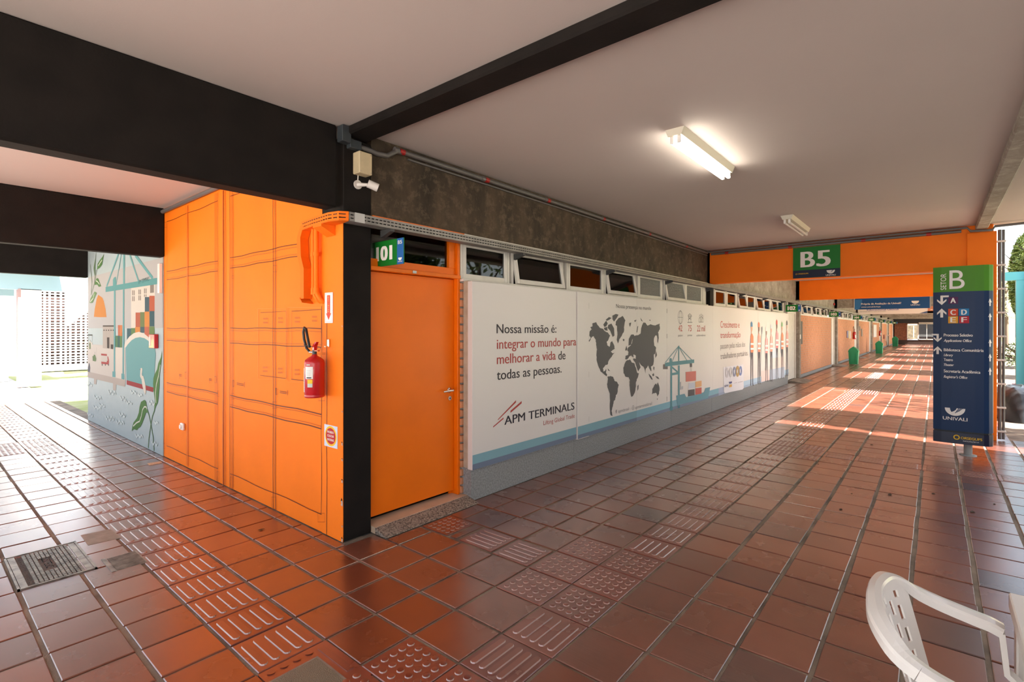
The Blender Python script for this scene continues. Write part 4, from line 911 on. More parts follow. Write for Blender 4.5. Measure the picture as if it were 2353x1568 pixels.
def arrow_turn(u, v, s_, sg):   # pointing down, tail to the side
    q.poly([P(u, v), P(u + s_ * .4, v + s_ * .45), P(u + s_ * .4, v + s_ * .65), P(u, v + s_ * .26), P(u - s_ * .4, v + s_ * .65), P(u - s_ * .4, v + s_ * .45)], SGW)
    q.add([P(u - s_ * .11, v + s_ * .2), P(u + s_ * .11, v + s_ * .2), P(u + s_ * .11, v + s_ * .85), P(u - s_ * .11, v + s_ * .85)], [(0, 1, 2, 3)], SGW)
    a, b_ = sorted((u - sg * s_ * .11, u + sg * s_ * .6)); q.add([P(a, v + s_ * .85), P(b_, v + s_ * .85), P(b_, v + s_ * 1.05), P(a, v + s_ * 1.05)], [(0, 1, 2, 3)], SGW)
arrow_turn(0.085, 1.905, 0.115, 1); arrow_up(0.085, 1.745, 0.115); arrow_turn(0.045, 1.43, 0.10, -1); arrow_up(0.045, 1.275, 0.10)
def tl(s_, v, w, cap, it=0.0, b_=0.025): text(q, s_, P, 0.105, 0.105 + w, v, cap, SGW, b_, it)
tl('Processo Seletivo', 1.503, 0.275, 0.036); tl('Applications Office', 1.435, 0.265, 0.032, 0.25)
tl('Biblioteca Comunitária', 1.315, 0.375, 0.036); tl('Library', 1.252, 0.09, 0.03, 0.25); tl('Teatro', 1.19, 0.088, 0.034); tl('Theater', 1.128, 0.098, 0.03, 0.25)
tl('Secretaria Acadêmica', 1.045, 0.345, 0.036); tl("Registrar's Office", 0.975, 0.225, 0.032, 0.25)
univali(q, P, 0.213, 0.575, 0.098, SGW, cut=P2)
YEL = flat('E0B21E'); ring(q, P, 0.228, 0.232, 0.020, 0.031, YEL, 20); text(q, 'ORSEGUPS', P, 0.268, 0.468, 0.215, 0.030, YEL, 0.03); text(q, 'PARTICIPAÇÕES S.A.', P, 0.29, 0.44, 0.186, 0.013, SGW)
for v in (1.88, 1.70, 1.38, 1.20, 1.03): q.add([P(0.533, v), P(0.545, v), P(0.545, v + 0.06), P(0.533, v + 0.06)], [(0, 1, 2, 3)], SGW); q.poly([P(0.522, v + 0.045), P(0.539, v + 0.095), P(0.556, v + 0.045)], SGW)
q.build('lettering', g)
# banners
g = empty('banner', (23.95, 0, 0)); tag(g, 'blue banner with white lettering hung across the concrete beam', 'banner')
MB().box(0, 0.02, -3.23, -0.75, 2.42, 3.05, flat('134A80')).box(0, 0.02, -0.78, -0.72, 2.42, 3.05, WHITEP).box(0, 0.02, -3.27, -3.23, 2.42, 3.05, flat('9C9A98')).build('banner_sheet', g)
q = MB(); P = PX(-0.006); q.poly([P(0.75, 2.42), P(0.90, 2.42), P(1.0, 2.62), P(1.02, 2.85), P(0.75, 2.85)], flat('2F6FA8'))
text(q, 'Própria de Avaliação da Univali?', P, 0.98, 2.33, 2.615, 0.075, SGW, 0.02); text(q, 'www.univali.br/cpa', P, 0.98, 1.65, 2.50, 0.05, SGW, 0.02); univali(q, P, 2.78, 2.70, 0.12, SGW); q.build('lettering', g)
g = empty('banner', (31.95, 0, 0)); tag(g, 'pale banner showing a smiling face hung behind the blue one', 'banner')
MB().box(0, 0.02, -3.9, -0.08, 2.40, 2.95, flat('E4D9D2')).build('banner_sheet', g)
q = MB(); text(q, 'Educacional Univali', P, 0.5, 1.9, 2.60, 0.075, flat('3B4FA0'), 0.02); text(q, 'Garantia para a sua formação', P, 0.18, 1.35, 2.53, 0.035, flat('6A6460'), 0.01)
q.poly([P(2.75, 2.41), P(3.0, 2.50), P(3.1, 2.52), P(3.35, 2.52), P(3.6, 2.48), P(3.8, 2.41)], flat('48587C')); q.poly([P(3.08, 2.41), P(3.1, 2.60), P(3.09, 2.8), P(3.41, 2.8), P(3.40, 2.60), P(3.40, 2.41)], flat('C67F5E'))
q.v = [(v[0] - 0.001 * (i % 1), v[1], v[2]) for i, v in enumerate(q.v)]; q.poly([PX(-0.009)(3.17, 2.60), PX(-0.009)(3.25, 2.575), PX(-0.009)(3.33, 2.60), PX(-0.009)(3.25, 2.615)], SGW); q.build('print', g)
# small signs on the orange wall
g = empty('extinguisher_sign', (-0.005, 0.245, 1.645)); tag(g, 'white sign with a red arrow reading EXTINTOR above the fire extinguisher', 'sign')
MB().box(-0.005, 0, -0.113, 0, 0, 0.235, flat('E4E0E4'), 0.002).build('sign_plate', g)
q = MB(); P = PX(-0.0056)
for (u0, u1, v0, v1) in ((0.010, 0.103, 0.008, 0.010), (0.010, 0.103, 0.225, 0.227), (0.010, 0.012, 0.008, 0.227), (0.101, 0.103, 0.008, 0.227)): q.add([P(u0, v0), P(u1, v0), P(u1, v1), P(u0, v1)], [(0, 1, 2, 3)], flat('B4936A'))
q.poly([P(0.034, 0.215), P(0.080, 0.215), P(0.080, 0.075), P(0.094, 0.075), P(0.057, 0.022), P(0.020, 0.075), P(0.034, 0.075)], flat('C9742E'))
P = PX(-0.0062); q.poly([P(0.038, 0.211), P(0.076, 0.211), P(0.076, 0.071), P(0.088, 0.071), P(0.057, 0.029), P(0.026, 0.071), P(0.038, 0.071)], flat('D13A2B'))
P = PX(-0.0068)
for i, ch in enumerate('EXTINTOR'): text(q, ch, P, 0.050 if ch != 'I' else 0.0555, 0.064 if ch != 'I' else 0.0585, 0.193 - i * 0.0158, 0.011, flat('F0D070'), 0.03)
q.build('lettering', g)
g = empty('warning_sign', (-0.005, 0.255, 0.69)); tag(g, 'square sign with red disc reading PROIBIDO COLOCAR MATERIAIS low on the orange wall', 'sign')
MB().box(-0.002, 0, -0.185, 0, 0, 0.168, flat('C9D0E2')).build('sign_plate', g)
q = MB(); P = PX(-0.0026); q.poly([P(0.0925 + 0.083 * math.cos(6.2832 * i / 32), 0.085 + 0.077 * math.sin(6.2832 * i / 32)) for i in range(32)], flat('F0B414'))
P = PX(-0.0032); q.poly([P(0.0925 + 0.068 * math.cos(6.2832 * i / 32), 0.085 + 0.062 * math.sin(6.2832 * i / 32)) for i in range(32)], flat('B5101A'))
P = PX(-0.0038)
for s_, v in (('PROIBIDO', 0.107), ('COLOCAR', 0.078), ('MATERIAIS', 0.048)): text(q, s_, P, 0.0925 - 0.046, 0.0925 + 0.046, v, 0.017, SGW, 0.03)
q.build('lettering', g)
MB().box(-0.03, -0.005, 3.30, 3.39, 0.42, 0.50, WPL, 0.006).tube([(-0.03, 3.345, 0.46), (-0.045, 3.345, 0.46)], 0.025, WPL, 14).build('power_socket', label='white power socket low on the orange wall', cat='socket')
MB().box(-0.06, -0.012, 4.22, 4.44, 1.35, 1.53, RED, 0.006).box(-0.062, -0.06, 4.36, 4.42, 1.38, 1.5, flat('D8B8B4')).build('alarm_box', label='small red fire alarm box on the mural wall', cat='alarm')
MB().box(-0.05, -0.012, 4.06, 4.13, 2.05, 2.42, WPL, 0.004).build('cable_cover', label='short pale vertical cable cover at the mural edge', cat='cable cover')

# ---- fire extinguisher
def extinguisher(name_lab, loc, rz, sc=1.0, labels=True):
    g = empty('fire_extinguisher', loc, rz); g.scale = (1, 1, sc); tag(g, name_lab, 'fire extinguisher', 'red fire extinguishers on the walls')
    r = 0.074
    MB().lathe([(0.0, 0.0), (r * 0.9, 0.0), (r, 0.008), (r * 1.0, 0.02), (r * 0.95, 0.026), (r, 0.032), (r, 0.33), (r * 0.93, 0.36), (r * 0.62, 0.385), (r * 0.3, 0.40), (0.018, 0.415), (0, 0.416)], 0, 0, RED, 28).build('cylinder_body', g)
    MB().tube([(0, 0, 0.41), (0, 0, 0.455)], 0.017, DARKM, 14).tube([(0.0, 0, 0.435), (-0.012, 0.045, 0.435)], 0.012, CHROME, 10).build('valve', g)
    MB().prism([(0.012, -0.01, 0.44), (-0.012, -0.01, 0.44), (-0.014, -0.02, 0.50), (-0.010, -0.045, 0.535), (0.010, -0.045, 0.535), (0.014, -0.02, 0.50)], (0, 0.022, 0), RED).box(-0.01, 0.01, -0.06, 0.01, 0.445, 0.455, RED).build('lever', g)
    hp = [(-0.012, 0.045, 0.435), (-0.02, 0.08, 0.47), (-0.022, 0.115, 0.56), (-0.024, 0.122, 0.63), (-0.026, 0.10, 0.675), (-0.028, 0.075, 0.66), (-0.03, 0.045, 0.57), (-0.03, 0.025, 0.50), (-0.03, 0.02, 0.48)]
    MB().tube(hp, 0.0105, BLACK, 10).build('hose', g)
    MB().tube([(-0.022, 0.03, 0.49), (-0.045, 0.075, 0.505)], 0.004, BLACK, 6).tube([(0.02, -0.03 + 0.02 * math.cos(a), 0.47 + 0.012 * math.sin(a)) for a in [i * 0.7 for i in range(10)]], 0.0015, DARKM, 5).build('safety_pin', g)
    if labels:
        q = MB()
        def curved(a0, a1, z0, z1, m_, off=0.0012):
            n = 6; vs = []
            for i in range(n + 1):
                a = math.radians(a0 + (a1 - a0) * i / n); vs += [(-(r + off) * math.cos(a), -(r + off) * math.sin(a), z0), (-(r + off) * math.cos(a), -(r + off) * math.sin(a), z1)]
            q.add(vs, [(2 * i, 2 * i + 2, 2 * i + 3, 2 * i + 1) for i in range(n)], m_, True)
        wl_ = flat('E2DEDA')
        curved(-50, -8, 0.055, 0.285, wl_); curved(5, 52, 0.185, 0.30, wl_); curved(20, 50, 0.105, 0.14, flat('B8C4BC')); curved(20, 50, 0.14, 0.178, flat('E8B822')); curved(12, 36, 0.312, 0.324, flat('B9B3AE'))
        for k in range(10): curved(-45, -14, 0.07 + k * 0.017, 0.073 + k * 0.017, flat('8A8E98'), 0.0018)
        curved(-44, -32, 0.225, 0.255, flat('2C5CA8'), 0.0018); curved(14, 44, 0.19, 0.202, flat('444444'), 0.0018)
        for k in range(3): curved(12, 40, 0.22 + k * 0.02, 0.223 + k * 0.02, flat('99938D'), 0.0018)
        q.build('label', g, label='white and yellow printed labels')
    MB().box(0.0, 0.085, -0.006, 0.006, 0.405, 0.43, CHROME).build('hanger', g)
    return g
extinguisher('red fire extinguisher on the orange wall below the arrow sign', (-0.10, 0.235, 1.078), 0.0, 0.79)
MB().box(-0.018, -0.006, 0.175, 0.20, 1.46, 1.52, CHROME, 0.003).box(-0.04, -0.018, 0.178, 0.197, 1.46, 1.468, CHROME).build('wall_bracket', label='small metal wall bracket holding the extinguisher', cat='bracket')
for x, lab in ((30.3, 'red fire extinguisher on the brick wall below sign 104'), (46.5, 'red fire extinguisher far along the brick wall past the white poster')):
    e_ = extinguisher(lab, (x, -0.09, 1.05), math.radians(60), labels=False)
    MB().box(-0.076, -0.07, -0.03, 0.05, 0.06, 0.22, flat('E2DEDA')).build('label', e_, label='white label')

# ================================================================== INFORMATION BOARD
YP = -0.12
b1 = empty('information_board', (0, 0, 0)); tag(b1, 'white board lettered Nossa missão beside the orange door', 'board')
MB().box(1.257, 3.025, YP, -0.06, 0.29, 2.042, PANEL, 0.002).build('board_panel', b1)
MB().box(1.262, 1.30, -0.06, 0.0, 0.30, 2.05, WOODP).build('timber_batten', b1)
b2 = empty('information_board', (0, 0, 0)); tag(b2, 'long white board with world map, crane and dock workers', 'board')
MB().box(3.045, 3.305, YP - 0.006, -0.06, 0.275, 2.045, PANEL, 0.002).build('board_panel', b2)
for a_, c_ in ((3.31, 4.62), (4.623, 5.68), (5.684, 7.86), (7.864, 11.1), (11.104, 14.41)): MB().box(a_, c_, YP, -0.06, 0.28, 2.04, PANEL, 0.002).build('board_panel', b2)
YQ = YP - 0.0015
q1 = MB(); P = PY(YQ); CH = flat('3B373B'); RD = flat('B0504B')
LB, DB = flat('7FA9B5'), flat('6E7C92')
for a_, c_ in ((1.258, 3.024),): q1.add([P(a_, 0.292), P(c_, 0.292), P(c_, 0.345), P(a_, 0.345)], [(0, 1, 2, 3)], DB); q1.add([P(a_, 0.345), P(c_, 0.345), P(c_, 0.43), P(a_, 0.43)], [(0, 1, 2, 3)], LB)
z1 = Z(1040, 540, 3.565)
def tx(mb, s_, zz, xa, xb, yb_, cap_px, m_, bold=0.0, yy=YQ, shear=0.0, capref=None, PP=None):
    a = wy(*zz(xa, yb_[0]), yy); b_ = wy(*zz(xb, yb_[1]), yy); c = wy(*zz(xa, yb_[0] - cap_px), yy)
    text(mb, s_, PP or PY(yy), a[0], b_[0], (a[2] + b_[2]) / 2, c[2] - a[2], m_, bold, shear)
tx(q1, 'Nossa missão é:', z1, 360, 850, (805, 803), 75, CH, 0.018)
tx(q1, 'integrar o mundo para', z1, 362, 1012, (932, 908), 80, RD, 0.018)
tx(q1, 'melhorar a vida', z1, 362, 845, (1056, 1025), 82, RD, 0.018); tx(q1, 'de', z1, 866, 925, (1022, 1020), 70, CH, 0.018)
tx(q1, 'todas as pessoas.', z1, 362, 893, (1182, 1135), 80, CH, 0.018)
z2 = Z(1100, 900, 5.2275)
tx(q1, 'APM TERMINALS', z2, 308, 1150, (400, 218), 102, flat('2E2A35'), 0.03); tx(q1, 'Lifting Global Trade', z2, 778, 1152, (402, 318), 52, RD, 0.0)
for pts in ([(230, 335), (448, 105), (448, 132), (230, 347)], [(382, 232), (516, 115), (516, 142), (382, 258)], [(174, 420), (298, 312), (298, 330), (174, 434)]): q1.poly([wy(*z2(*p), YQ) for p in pts], flat('B0463F'))
q1.build('print', b1)
# world map and rest
_wl = [0]
q2 = MB()
def flush(nm):
    global q2
    q2.build(nm, b2); q2 = MB()
z3 = Z(1320, 640, 4.525); MAPC = flat('58595B')
def W3(pts, c, jit=0.0, n=3, zz=z3, mb=None, lay=0):
    pp = []
    r = random.Random(len(pts) * 7 + int(pts[0][0]))
    for i, p in enumerate(pts):
        p2 = pts[(i + 1) % len(pts)]; pp.append(p)
        if jit:
            for k in range(1, n): t = k / n; pp.append((p[0] + (p2[0] - p[0]) * t + r.uniform(-jit, jit), p[1] + (p2[1] - p[1]) * t + r.uniform(-jit, jit)))
    _wl[0] += 1
    (mb or q2).poly([wy(*zz(*p), YQ - 0.0006 * lay - 0.00004 * _wl[0]) for p in pp], flat(c) if isinstance(c, str) else c)
J = 3.0
for pts in ([(185, 470), (225, 455), (240, 485), (262, 512), (298, 525), (315, 548), (345, 562), (372, 595), (352, 640), (335, 665), (345, 700), (365, 712), (376, 665), (392, 650), (410, 690), (420, 735), (395, 745), (380, 765), (398, 780), (425, 770), (392, 805), (370, 835), (355, 862), (345, 895), (320, 905), (297, 935), (300, 968), (318, 962), (330, 940), (328, 975), (340, 1005), (335, 1020), (300, 990), (275, 972), (255, 930), (235, 870), (228, 800), (235, 740), (225, 690), (222, 640), (200, 600), (180, 612), (158, 655), (140, 662), (170, 620), (155, 590), (158, 552), (180, 530), (165, 508), (187, 500)],
            [(300, 480), (330, 440), (346, 470), (330, 500), (310, 505)], [(325, 430), (360, 402), (386, 412), (360, 432), (337, 442)], [(395, 388), (430, 370), (458, 377), (440, 412), (412, 450), (395, 425)],
            [(352, 485), (385, 470), (412, 520), (416, 595), (398, 610), (372, 545), (345, 515)], [(305, 515), (340, 505), (345, 545), (315, 540)],
            [(430, 452), (460, 412), (500, 390), (530, 437), (520, 482), (513, 560), (490, 602), (467, 632), (452, 678), (440, 640), (447, 560), (443, 500), (427, 482)], [(503, 630), (520, 632), (518, 652), (505, 650)],
            [(345, 1020), (375, 1015), (405, 1027), (415, 1063), (445, 1080), (462, 1107), (450, 1150), (445, 1195), (430, 1217), (424, 1260), (408, 1282), (400, 1330), (386, 1380), (396, 1432), (376, 1422), (368, 1360), (371, 1270), (368, 1200), (350, 1150), (339, 1100), (346, 1060)],
            [(540, 857), (580, 842), (592, 870), (625, 885), (640, 930), (655, 985), (671, 985), (655, 1040), (641, 1075), (640, 1120), (630, 1180), (610, 1222), (592, 1233), (580, 1180), (572, 1110), (576, 1060), (563, 1027), (535, 1027), (510, 985), (508, 930), (525, 882)],
            [(655, 1120), (668, 1105), (665, 1150), (655, 1170)],
            [(528, 842), (530, 808), (560, 795), (562, 765), (547, 745), (562, 715), (585, 700), (600, 660), (615, 600), (640, 592), (665, 590), (690, 570), (700, 500), (720, 457), (740, 462), (760, 492), (790, 477), (840, 490), (886, 470), (888, 530), (870, 560), (877, 620), (868, 678), (858, 602), (845, 592), (826, 630), (830, 700), (850, 722), (840, 782), (825, 792), (826, 860), (815, 906), (795, 918), (800, 967), (780, 940), (766, 905), (742, 940), (738, 990), (722, 922), (690, 897), (668, 868), (655, 850), (640, 838), (636, 800), (615, 790), (612, 828), (590, 800), (570, 812), (548, 842)],
            [(562, 700), (565, 630), (590, 585), (615, 583), (625, 600), (600, 640), (588, 690)], [(612, 832), (655, 838), (670, 868), (688, 925), (662, 968), (640, 905), (632, 875), (610, 848)],
            [(528, 745), (540, 700), (550, 735), (538, 755)], [(645, 560), (655, 500), (663, 495), (652, 565)], [(805, 1207), (810, 1150), (830, 1112), (848, 1095), (860, 1112), (866, 1075), (885, 1140), (880, 1200), (865, 1230), (850, 1192), (822, 1195)], [(858, 1250), (866, 1250), (862, 1268)],
            [(772, 990), (800, 1020), (815, 1055), (800, 1050), (780, 1020)], [(808, 1000), (825, 985), (830, 1010), (815, 1020)], [(840, 1015), (870, 1025), (884, 1050), (860, 1042)], [(822, 915), (832, 925), (828, 960), (820, 940)], [(842, 790), (852, 760), (858, 800), (842, 830)],
            [(570, 465), (590, 460), (580, 505), (572, 490)], [(685, 408), (700, 430), (712, 450), (695, 440)], [(620, 440), (645, 430), (632, 455)], [(775, 432), (790, 430), (788, 445)], [(345, 935), (372, 965), (350, 958)]):
    W3(pts, MAPC, J if len(pts) > 8 else 0)
flush('world_map_print')
tx(q2, 'Nossa presença no mundo', z3, 433, 797, (300, 335), 40, flat('58595B'), 0.01)
tx(q2, 'f', z3, 428, 440, (1405, 1403), 36, CH, 0.03); tx(q2, 'apmtbrasil', z3, 457, 566, (1396, 1374), 32, flat('8C8A8B')); tx(q2, 'apmterminalsbrasil', z3, 632, 806, (1358, 1318), 34, flat('8C8A8B'))
c_ = wy(*z3(610, 1345), YQ); ring(q2, P, c_[0], c_[2], 0.028, 0.034, flat('8C8A8B'), 20); ring(q2, P, c_[0], c_[2], 0.010, 0.015, flat('8C8A8B'), 14)
for s_, xa, xb, yb_ in (('42', 1081, 1122, 550), ('75', 1182, 1218, 550), ('22 mil', 1275, 1358, 551)): tx(q2, s_, z3, xa, xb, (yb_, yb_), 62, flat('C04A44'), 0.0)
for s_, xa, xb, yb_ in (('países', 1078, 1126, 604), ('portos', 1176, 1223, 602), ('colaboradores', 1268, 1362, 602)): tx(q2, s_, z3, xa, xb, (yb_, yb_), 22, flat('8C8A8B'))
ic = flat('7A7A7C'); 
c_ = wy(*z3(1102, 405), YQ); ring(q2, P, c_[0], c_[2], 0.105, 0.112, ic, 28); ring(q2, lambda u, v: P(c_[0] + (u - c_[0]) * 0.45, v), c_[0], c_[2], 0.105, 0.117, ic, 24); q2.ribbon([P(c_[0] - 0.1, c_[2]), P(c_[0] + 0.1, c_[2])], 0.006, (0, 1, 0), ic)
def W3l(pts, w, c, zz=z3):
    _wl[0] += 1; q2.ribbon([wy(*zz(*p), YQ - 0.00004 * _wl[0]) for p in pts], w, (0, 1, 0), flat(c))
for pts in ([(1175, 458), (1226, 458)], [(1186, 455), (1186, 395)], [(1212, 455), (1212, 395)], [(1180, 392), (1222, 392)], [(1182, 385), (1200, 368), (1218, 385)], [(1186, 430), (1212, 402)], [(1186, 402), (1212, 430)]): W3l(pts, 0.010, '7A7A7C')
for x_, y_ in ((1318, 385), (1303, 395), (1332, 395)):
    c_ = wy(*z3(x_, y_), YQ); ring(q2, P, c_[0], c_[2], 0.022, 0.029, ic, 16); W3l([(x_ - 9, 455), (x_ - 9, y_ + 25), (x_, y_ + 14), (x_ + 9, y_ + 25), (x_ + 9, 455), (x_ - 9, 455)], 0.008, '7A7A7C')
flush('lettering')
W3l([(1085, 700), (1085, 870)], 0.045, '5E959D')
for pts in ([(1085, 705), (945, 875)], [(1085, 705), (1015, 870)], [(1085, 710), (1170, 855)], [(1085, 710), (1222, 850)]): W3l(pts, 0.014, '5E959D')
W3([(942, 880), (988, 872), (988, 835), (1000, 828), (1012, 835), (1014, 868), (1245, 843), (1245, 880), (942, 918)], '5A929B'); W3([(922, 895), (938, 892), (970, 915), (970, 945), (922, 945)], '6C6768', lay=-1)
for x_ in (1007, 1086): W3l([(x_, 905), (x_, 1345)], 0.07, '5E959D')
W3l([(1007, 998), (1086, 985)], 0.04, '5E959D'); W3l([(1010, 920), (1086, 985)], 0.03, '5E959D'); W3l([(1007, 1335), (1007, 1375)], 0.11, '4F8994'); W3l([(1086, 1320), (1086, 1350)], 0.09, '4F8994')
W3([(1200, 885), (1223, 884), (1223, 922), (1200, 922)], '5F5A5E'); W3l([(1205, 922), (1205, 968)], 0.008, '777777'); W3l([(1218, 922), (1218, 968)], 0.008, '777777')
for (a_, b_, c_, d_, h_) in ((1158, 968, 1264, 1070, 'D27A70'), (1258, 1068, 1322, 1130, 'E3B07C'), (1186, 1085, 1250, 1145, 'C9CFDB'), (1258, 1138, 1322, 1205, 'C9655A'), (1182, 1155, 1250, 1222, '5D5859'), (1092, 1078, 1108, 1160, 'A6AAB0'), (1114, 1122, 1130, 1155, 'B9BCC2')): W3([(a_, b_ + 6), (c_, b_ - 4), (c_, d_ - 6), (a_, d_ + 6)], h_)
W3([(1057, 1220), (1145, 1200), (1165, 1240), (1320, 1200), (1345, 1190), (1362, 1142), (1412, 1130), (1390, 1245), (1100, 1310), (1075, 1330)], '6E9FAD')
flush('harbour_crane_print')
for a_, c_, h1, h2 in ((3.05, 4.62, '7FA9B5', '6E7C92'), (4.62, 8.2, '86B4C4', '7D8CA2'), (8.2, 9.5, 'A8B4CC', '9AA7C0'), (9.5, 14.4, 'AFC9DC', '9FB4CC')):
    PB = PY(YP - 0.0007); q2.add([PB(a_, 0.282), PB(c_, 0.282), PB(c_, 0.33), PB(a_, 0.33)], [(0, 1, 2, 3)], flat(h2)); q2.add([PB(a_, 0.33), PB(c_, 0.33), PB(c_, 0.43), PB(a_, 0.43)], [(0, 1, 2, 3)], flat(h1))
q2.v = [((v[0], v[1] - 0.0065, v[2]) if 3.04 < v[0] < 3.3 and v[2] < 0.44 else v) for v in q2.v]
flush('blue_band')
z4 = Z(1640, 690, 7.126)
tx(q2, 'Crescimento e', z4, 110, 422, (448, 455), 108, flat('C8605A'), 0.01); tx(q2, 'transformação', z4, 110, 438, (618, 612), 100, flat('C8605A'), 0.01)
tx(q2, 'passam pelas mãos dos', z4, 110, 515, (792, 768), 90, flat('8A8383')); tx(q2, 'trabalhadores portuários.', z4, 112, 560, (955, 915), 95, flat('6A6262'))
flush('lettering')
W3([(160, 1100), (485, 1050), (492, 1440), (470, 1465), (185, 1525), (165, 1505)], 'E6E6EC', zz=z4)
for x_, w_, c1 in ((222, 26, 'D0CFD4'), (283, 30, 'CFD2D2'), (342, 36, '8F97B4'), (394, 34, 'B89A62'), (442, 22, '7E8FC0')):
    u_ = wy(*z4(x_, 1190 - (x_ - 222) * 0.14), YQ - 0.009); ring(q2, PY(YQ - 0.009), u_[0], u_[2], 0.05, 0.105 if c1 != 'B89A62' else 0.12, flat(c1), 18)
tx(q2, 'sine', z4, 178, 240, (1425, 1412), 45, flat('5A618C'), 0.02, yy=YQ - 0.009); W3([(250, 1340), (298, 1330), (298, 1362), (262, 1372)], '4A4F86', zz=z4, lay=10); W3([(262, 1385), (298, 1378), (298, 1420), (255, 1430)], 'E0B05A', zz=z4, lay=10)
tx(q2, 'APM TERMINALS', z4, 402, 478, (1355, 1342), 16, flat('8A7F86'), 0.0, yy=YQ - 0.009); tx(q2, 'univali', z4, 328, 384, (1365, 1358), 14, flat('9A9AA2'), 0.0, yy=YQ - 0.009)
flush('partner_card')
for pts, c in (([(915, 1140), (1160, 1090), (1160, 1265), (915, 1310)], 'BFCAD9'), ([(1040, 945), (1160, 925), (1160, 1090), (1040, 1115)], 'F0D9CF'), ([(780, 1165), (912, 1140), (912, 1310), (780, 1340)], 'EBD3CC'), ([(940, 790), (1040, 780), (1040, 940), (940, 950)], 'CFE0EA')): W3(pts, c, zz=z4)
flush('container_print')
def worker(cx_, top, foot, helm, vest, skin, kind_, w=34):
    Hh = foot - top; a = lambda f_: top + Hh * f_
    W3([(cx_ - w * .5, a(.085)), (cx_ - w * .45, a(.03)), (cx_, a(0)), (cx_ + w * .45, a(.03)), (cx_ + w * .5, a(.085))], helm, zz=z4, lay=2)
    W3([(cx_ - w * .35, a(.085)), (cx_ + w * .4, a(.085)), (cx_ + w * .42, a(.13)), (cx_ + w * .1, a(.165)), (cx_ + w * .1, a(.2)), (cx_ - w * .15, a(.2)), (cx_ - w * .25, a(.14))], skin, zz=z4, lay=2)
    W3([(cx_ - w * .15, a(.19)), (cx_ + w * .3, a(.19)), (cx_ + w * .85, a(.235)), (cx_ + w * .9, a(.45)), (cx_ + w * .75, a(.48)), (cx_ - w * .5, a(.48)), (cx_ - w * .55, a(.235))], vest, zz=z4, lay=2)
    for f0 in (.335, .41): W3([(cx_ - w * .52, a(f0)), (cx_ + w * .9, a(f0)), (cx_ + w * .88, a(f0 + .028)), (cx_ - w * .5, a(f0 + .028))], 'F4EEF0', zz=z4, lay=3)
    if kind_: W3([(cx_ + w * .02, a(.2)), (cx_ + w * .3, a(.2)), (cx_ + w * .3, a(.44)), (cx_ + w * .02, a(.44))], 'E4E2EA', zz=z4, lay=4)
    W3([(cx_ - w * .45, a(.48)), (cx_ + w * .72, a(.48)), (cx_ + w * .7, a(.96)), (cx_ + w * 1.0, a(.985)), (cx_ + w * .6, a(.995)), (cx_ + w * .42, a(.96)), (cx_ + w * .25, a(.53)), (cx_ - w * .05, a(.6)), (cx_ - w * .22, a(.985)), (cx_ - w * .55, a(.99)), (cx_ - w * .5, a(.93))], '55525A', zz=z4, lay=2)
    W3([(cx_ - w * .55, a(.24)), (cx_ - w * .52, a(.38)), (cx_ - w * .7, a(.56)), (cx_ - w * .85, a(.54)), (cx_ - w * .85, a(.38))], '7A92B0' if not kind_ else 'DAD6DA', zz=z4, lay=1)
for (cx_, t_, f_, hc, vc, sk, kd, w_) in ((622, 345, 1415, '4F86AE', 'DE8A62', 'D8A78C', 0, 34), (740, 352, 1388, 'DE8468', 'DF8C70', '86655A', 1, 30), (862, 430, 1345, 'E6E2E2', 'DC8F8A', '9A8076', 1, 28), (942, 385, 1342, 'CDD6DA', 'E29A82', 'CFA69A', 1, 26), (1034, 315, 1300, 'D0615E', 'D87E7E', '7A625C', 1, 26), (1120, 352, 1292, '86B884', 'E08C66', 'DDB09A', 0, 26), (1200, 330, 1248, '6A6A6C', 'DE8E78', 'D6B4A6', 1, 22)):
    worker(cx_, t_, f_, hc, vc, sk, kd, w_); flush('worker_print')
q2.ribbon([wy(*z4(*p), YQ - 0.003) for p in ((792, 450), (785, 600), (778, 800), (772, 1000), (766, 1245))], 0.03, (0, 1, 0), flat('8C98A0')); W3([(780, 450), (800, 430), (804, 470), (794, 560), (784, 520)], '8C98A0', zz=z4, lay=3)
flush('tool_print')
q = MB()
for x in (3.308, 5.682):
    for z in (0.45, 1.0, 1.45, 1.85): q.box(x - 0.004, x + 0.004, YP - 0.002, YP, z, z + 0.07, DARKM)
q.build('hinge', b2)

# ================================================================== CORRIDOR OBJECTS
BG = mat('bin_green', (0.02, 0.30, 0.13, 1), 0.35)
def bin_(x, y, s_, label):
    g = empty('litter_bin', (x, y, 0)); tag(g, label, 'bin', 'green house shaped litter bins along the wall')
    w, d, h = 0.24 * s_, 0.22 * s_, 0.72 * s_
    q = MB(); lo, hi = 0.88, 1.0
    V = [(-w * lo, -d * lo, 0.02), (w * lo, -d * lo, 0.02), (w * lo, d * lo, 0.02), (-w * lo, d * lo, 0.02), (-w, -d, h), (w, -d, h), (w, d, h), (-w, d, h)]
    q.add(V, [(0, 1, 5, 4), (1, 2, 6, 5), (2, 3, 7, 6), (3, 0, 4, 7), (3, 2, 1, 0), (4, 5, 6, 7)], BG); q.build('bin_body', g)
    q = MB()
    for s2 in (-1, 1): q.box(-w * 1.02, -w * 0.97, s2 * d * 0.55 - 0.012, s2 * d * 0.55 + 0.012, 0.1, h - 0.05, BG)
    q.box(-w * 1.06, w * 1.06, -d * 1.06, d * 1.06, h - 0.02, h + 0.02, BG); q.build('rim', g)
    q = MB(); e = 1.08
    q.prism([(-w * e, -d * e, h + 0.02), (-w * e, d * e, h + 0.02), (-w * e, d * 0.75, h + 0.14 * s_), (-w * e, 0, h + 0.27 * s_), (-w * e, -d * 0.75, h + 0.14 * s_)], (2 * w * e, 0, 0), BG); q.build('lid', g)
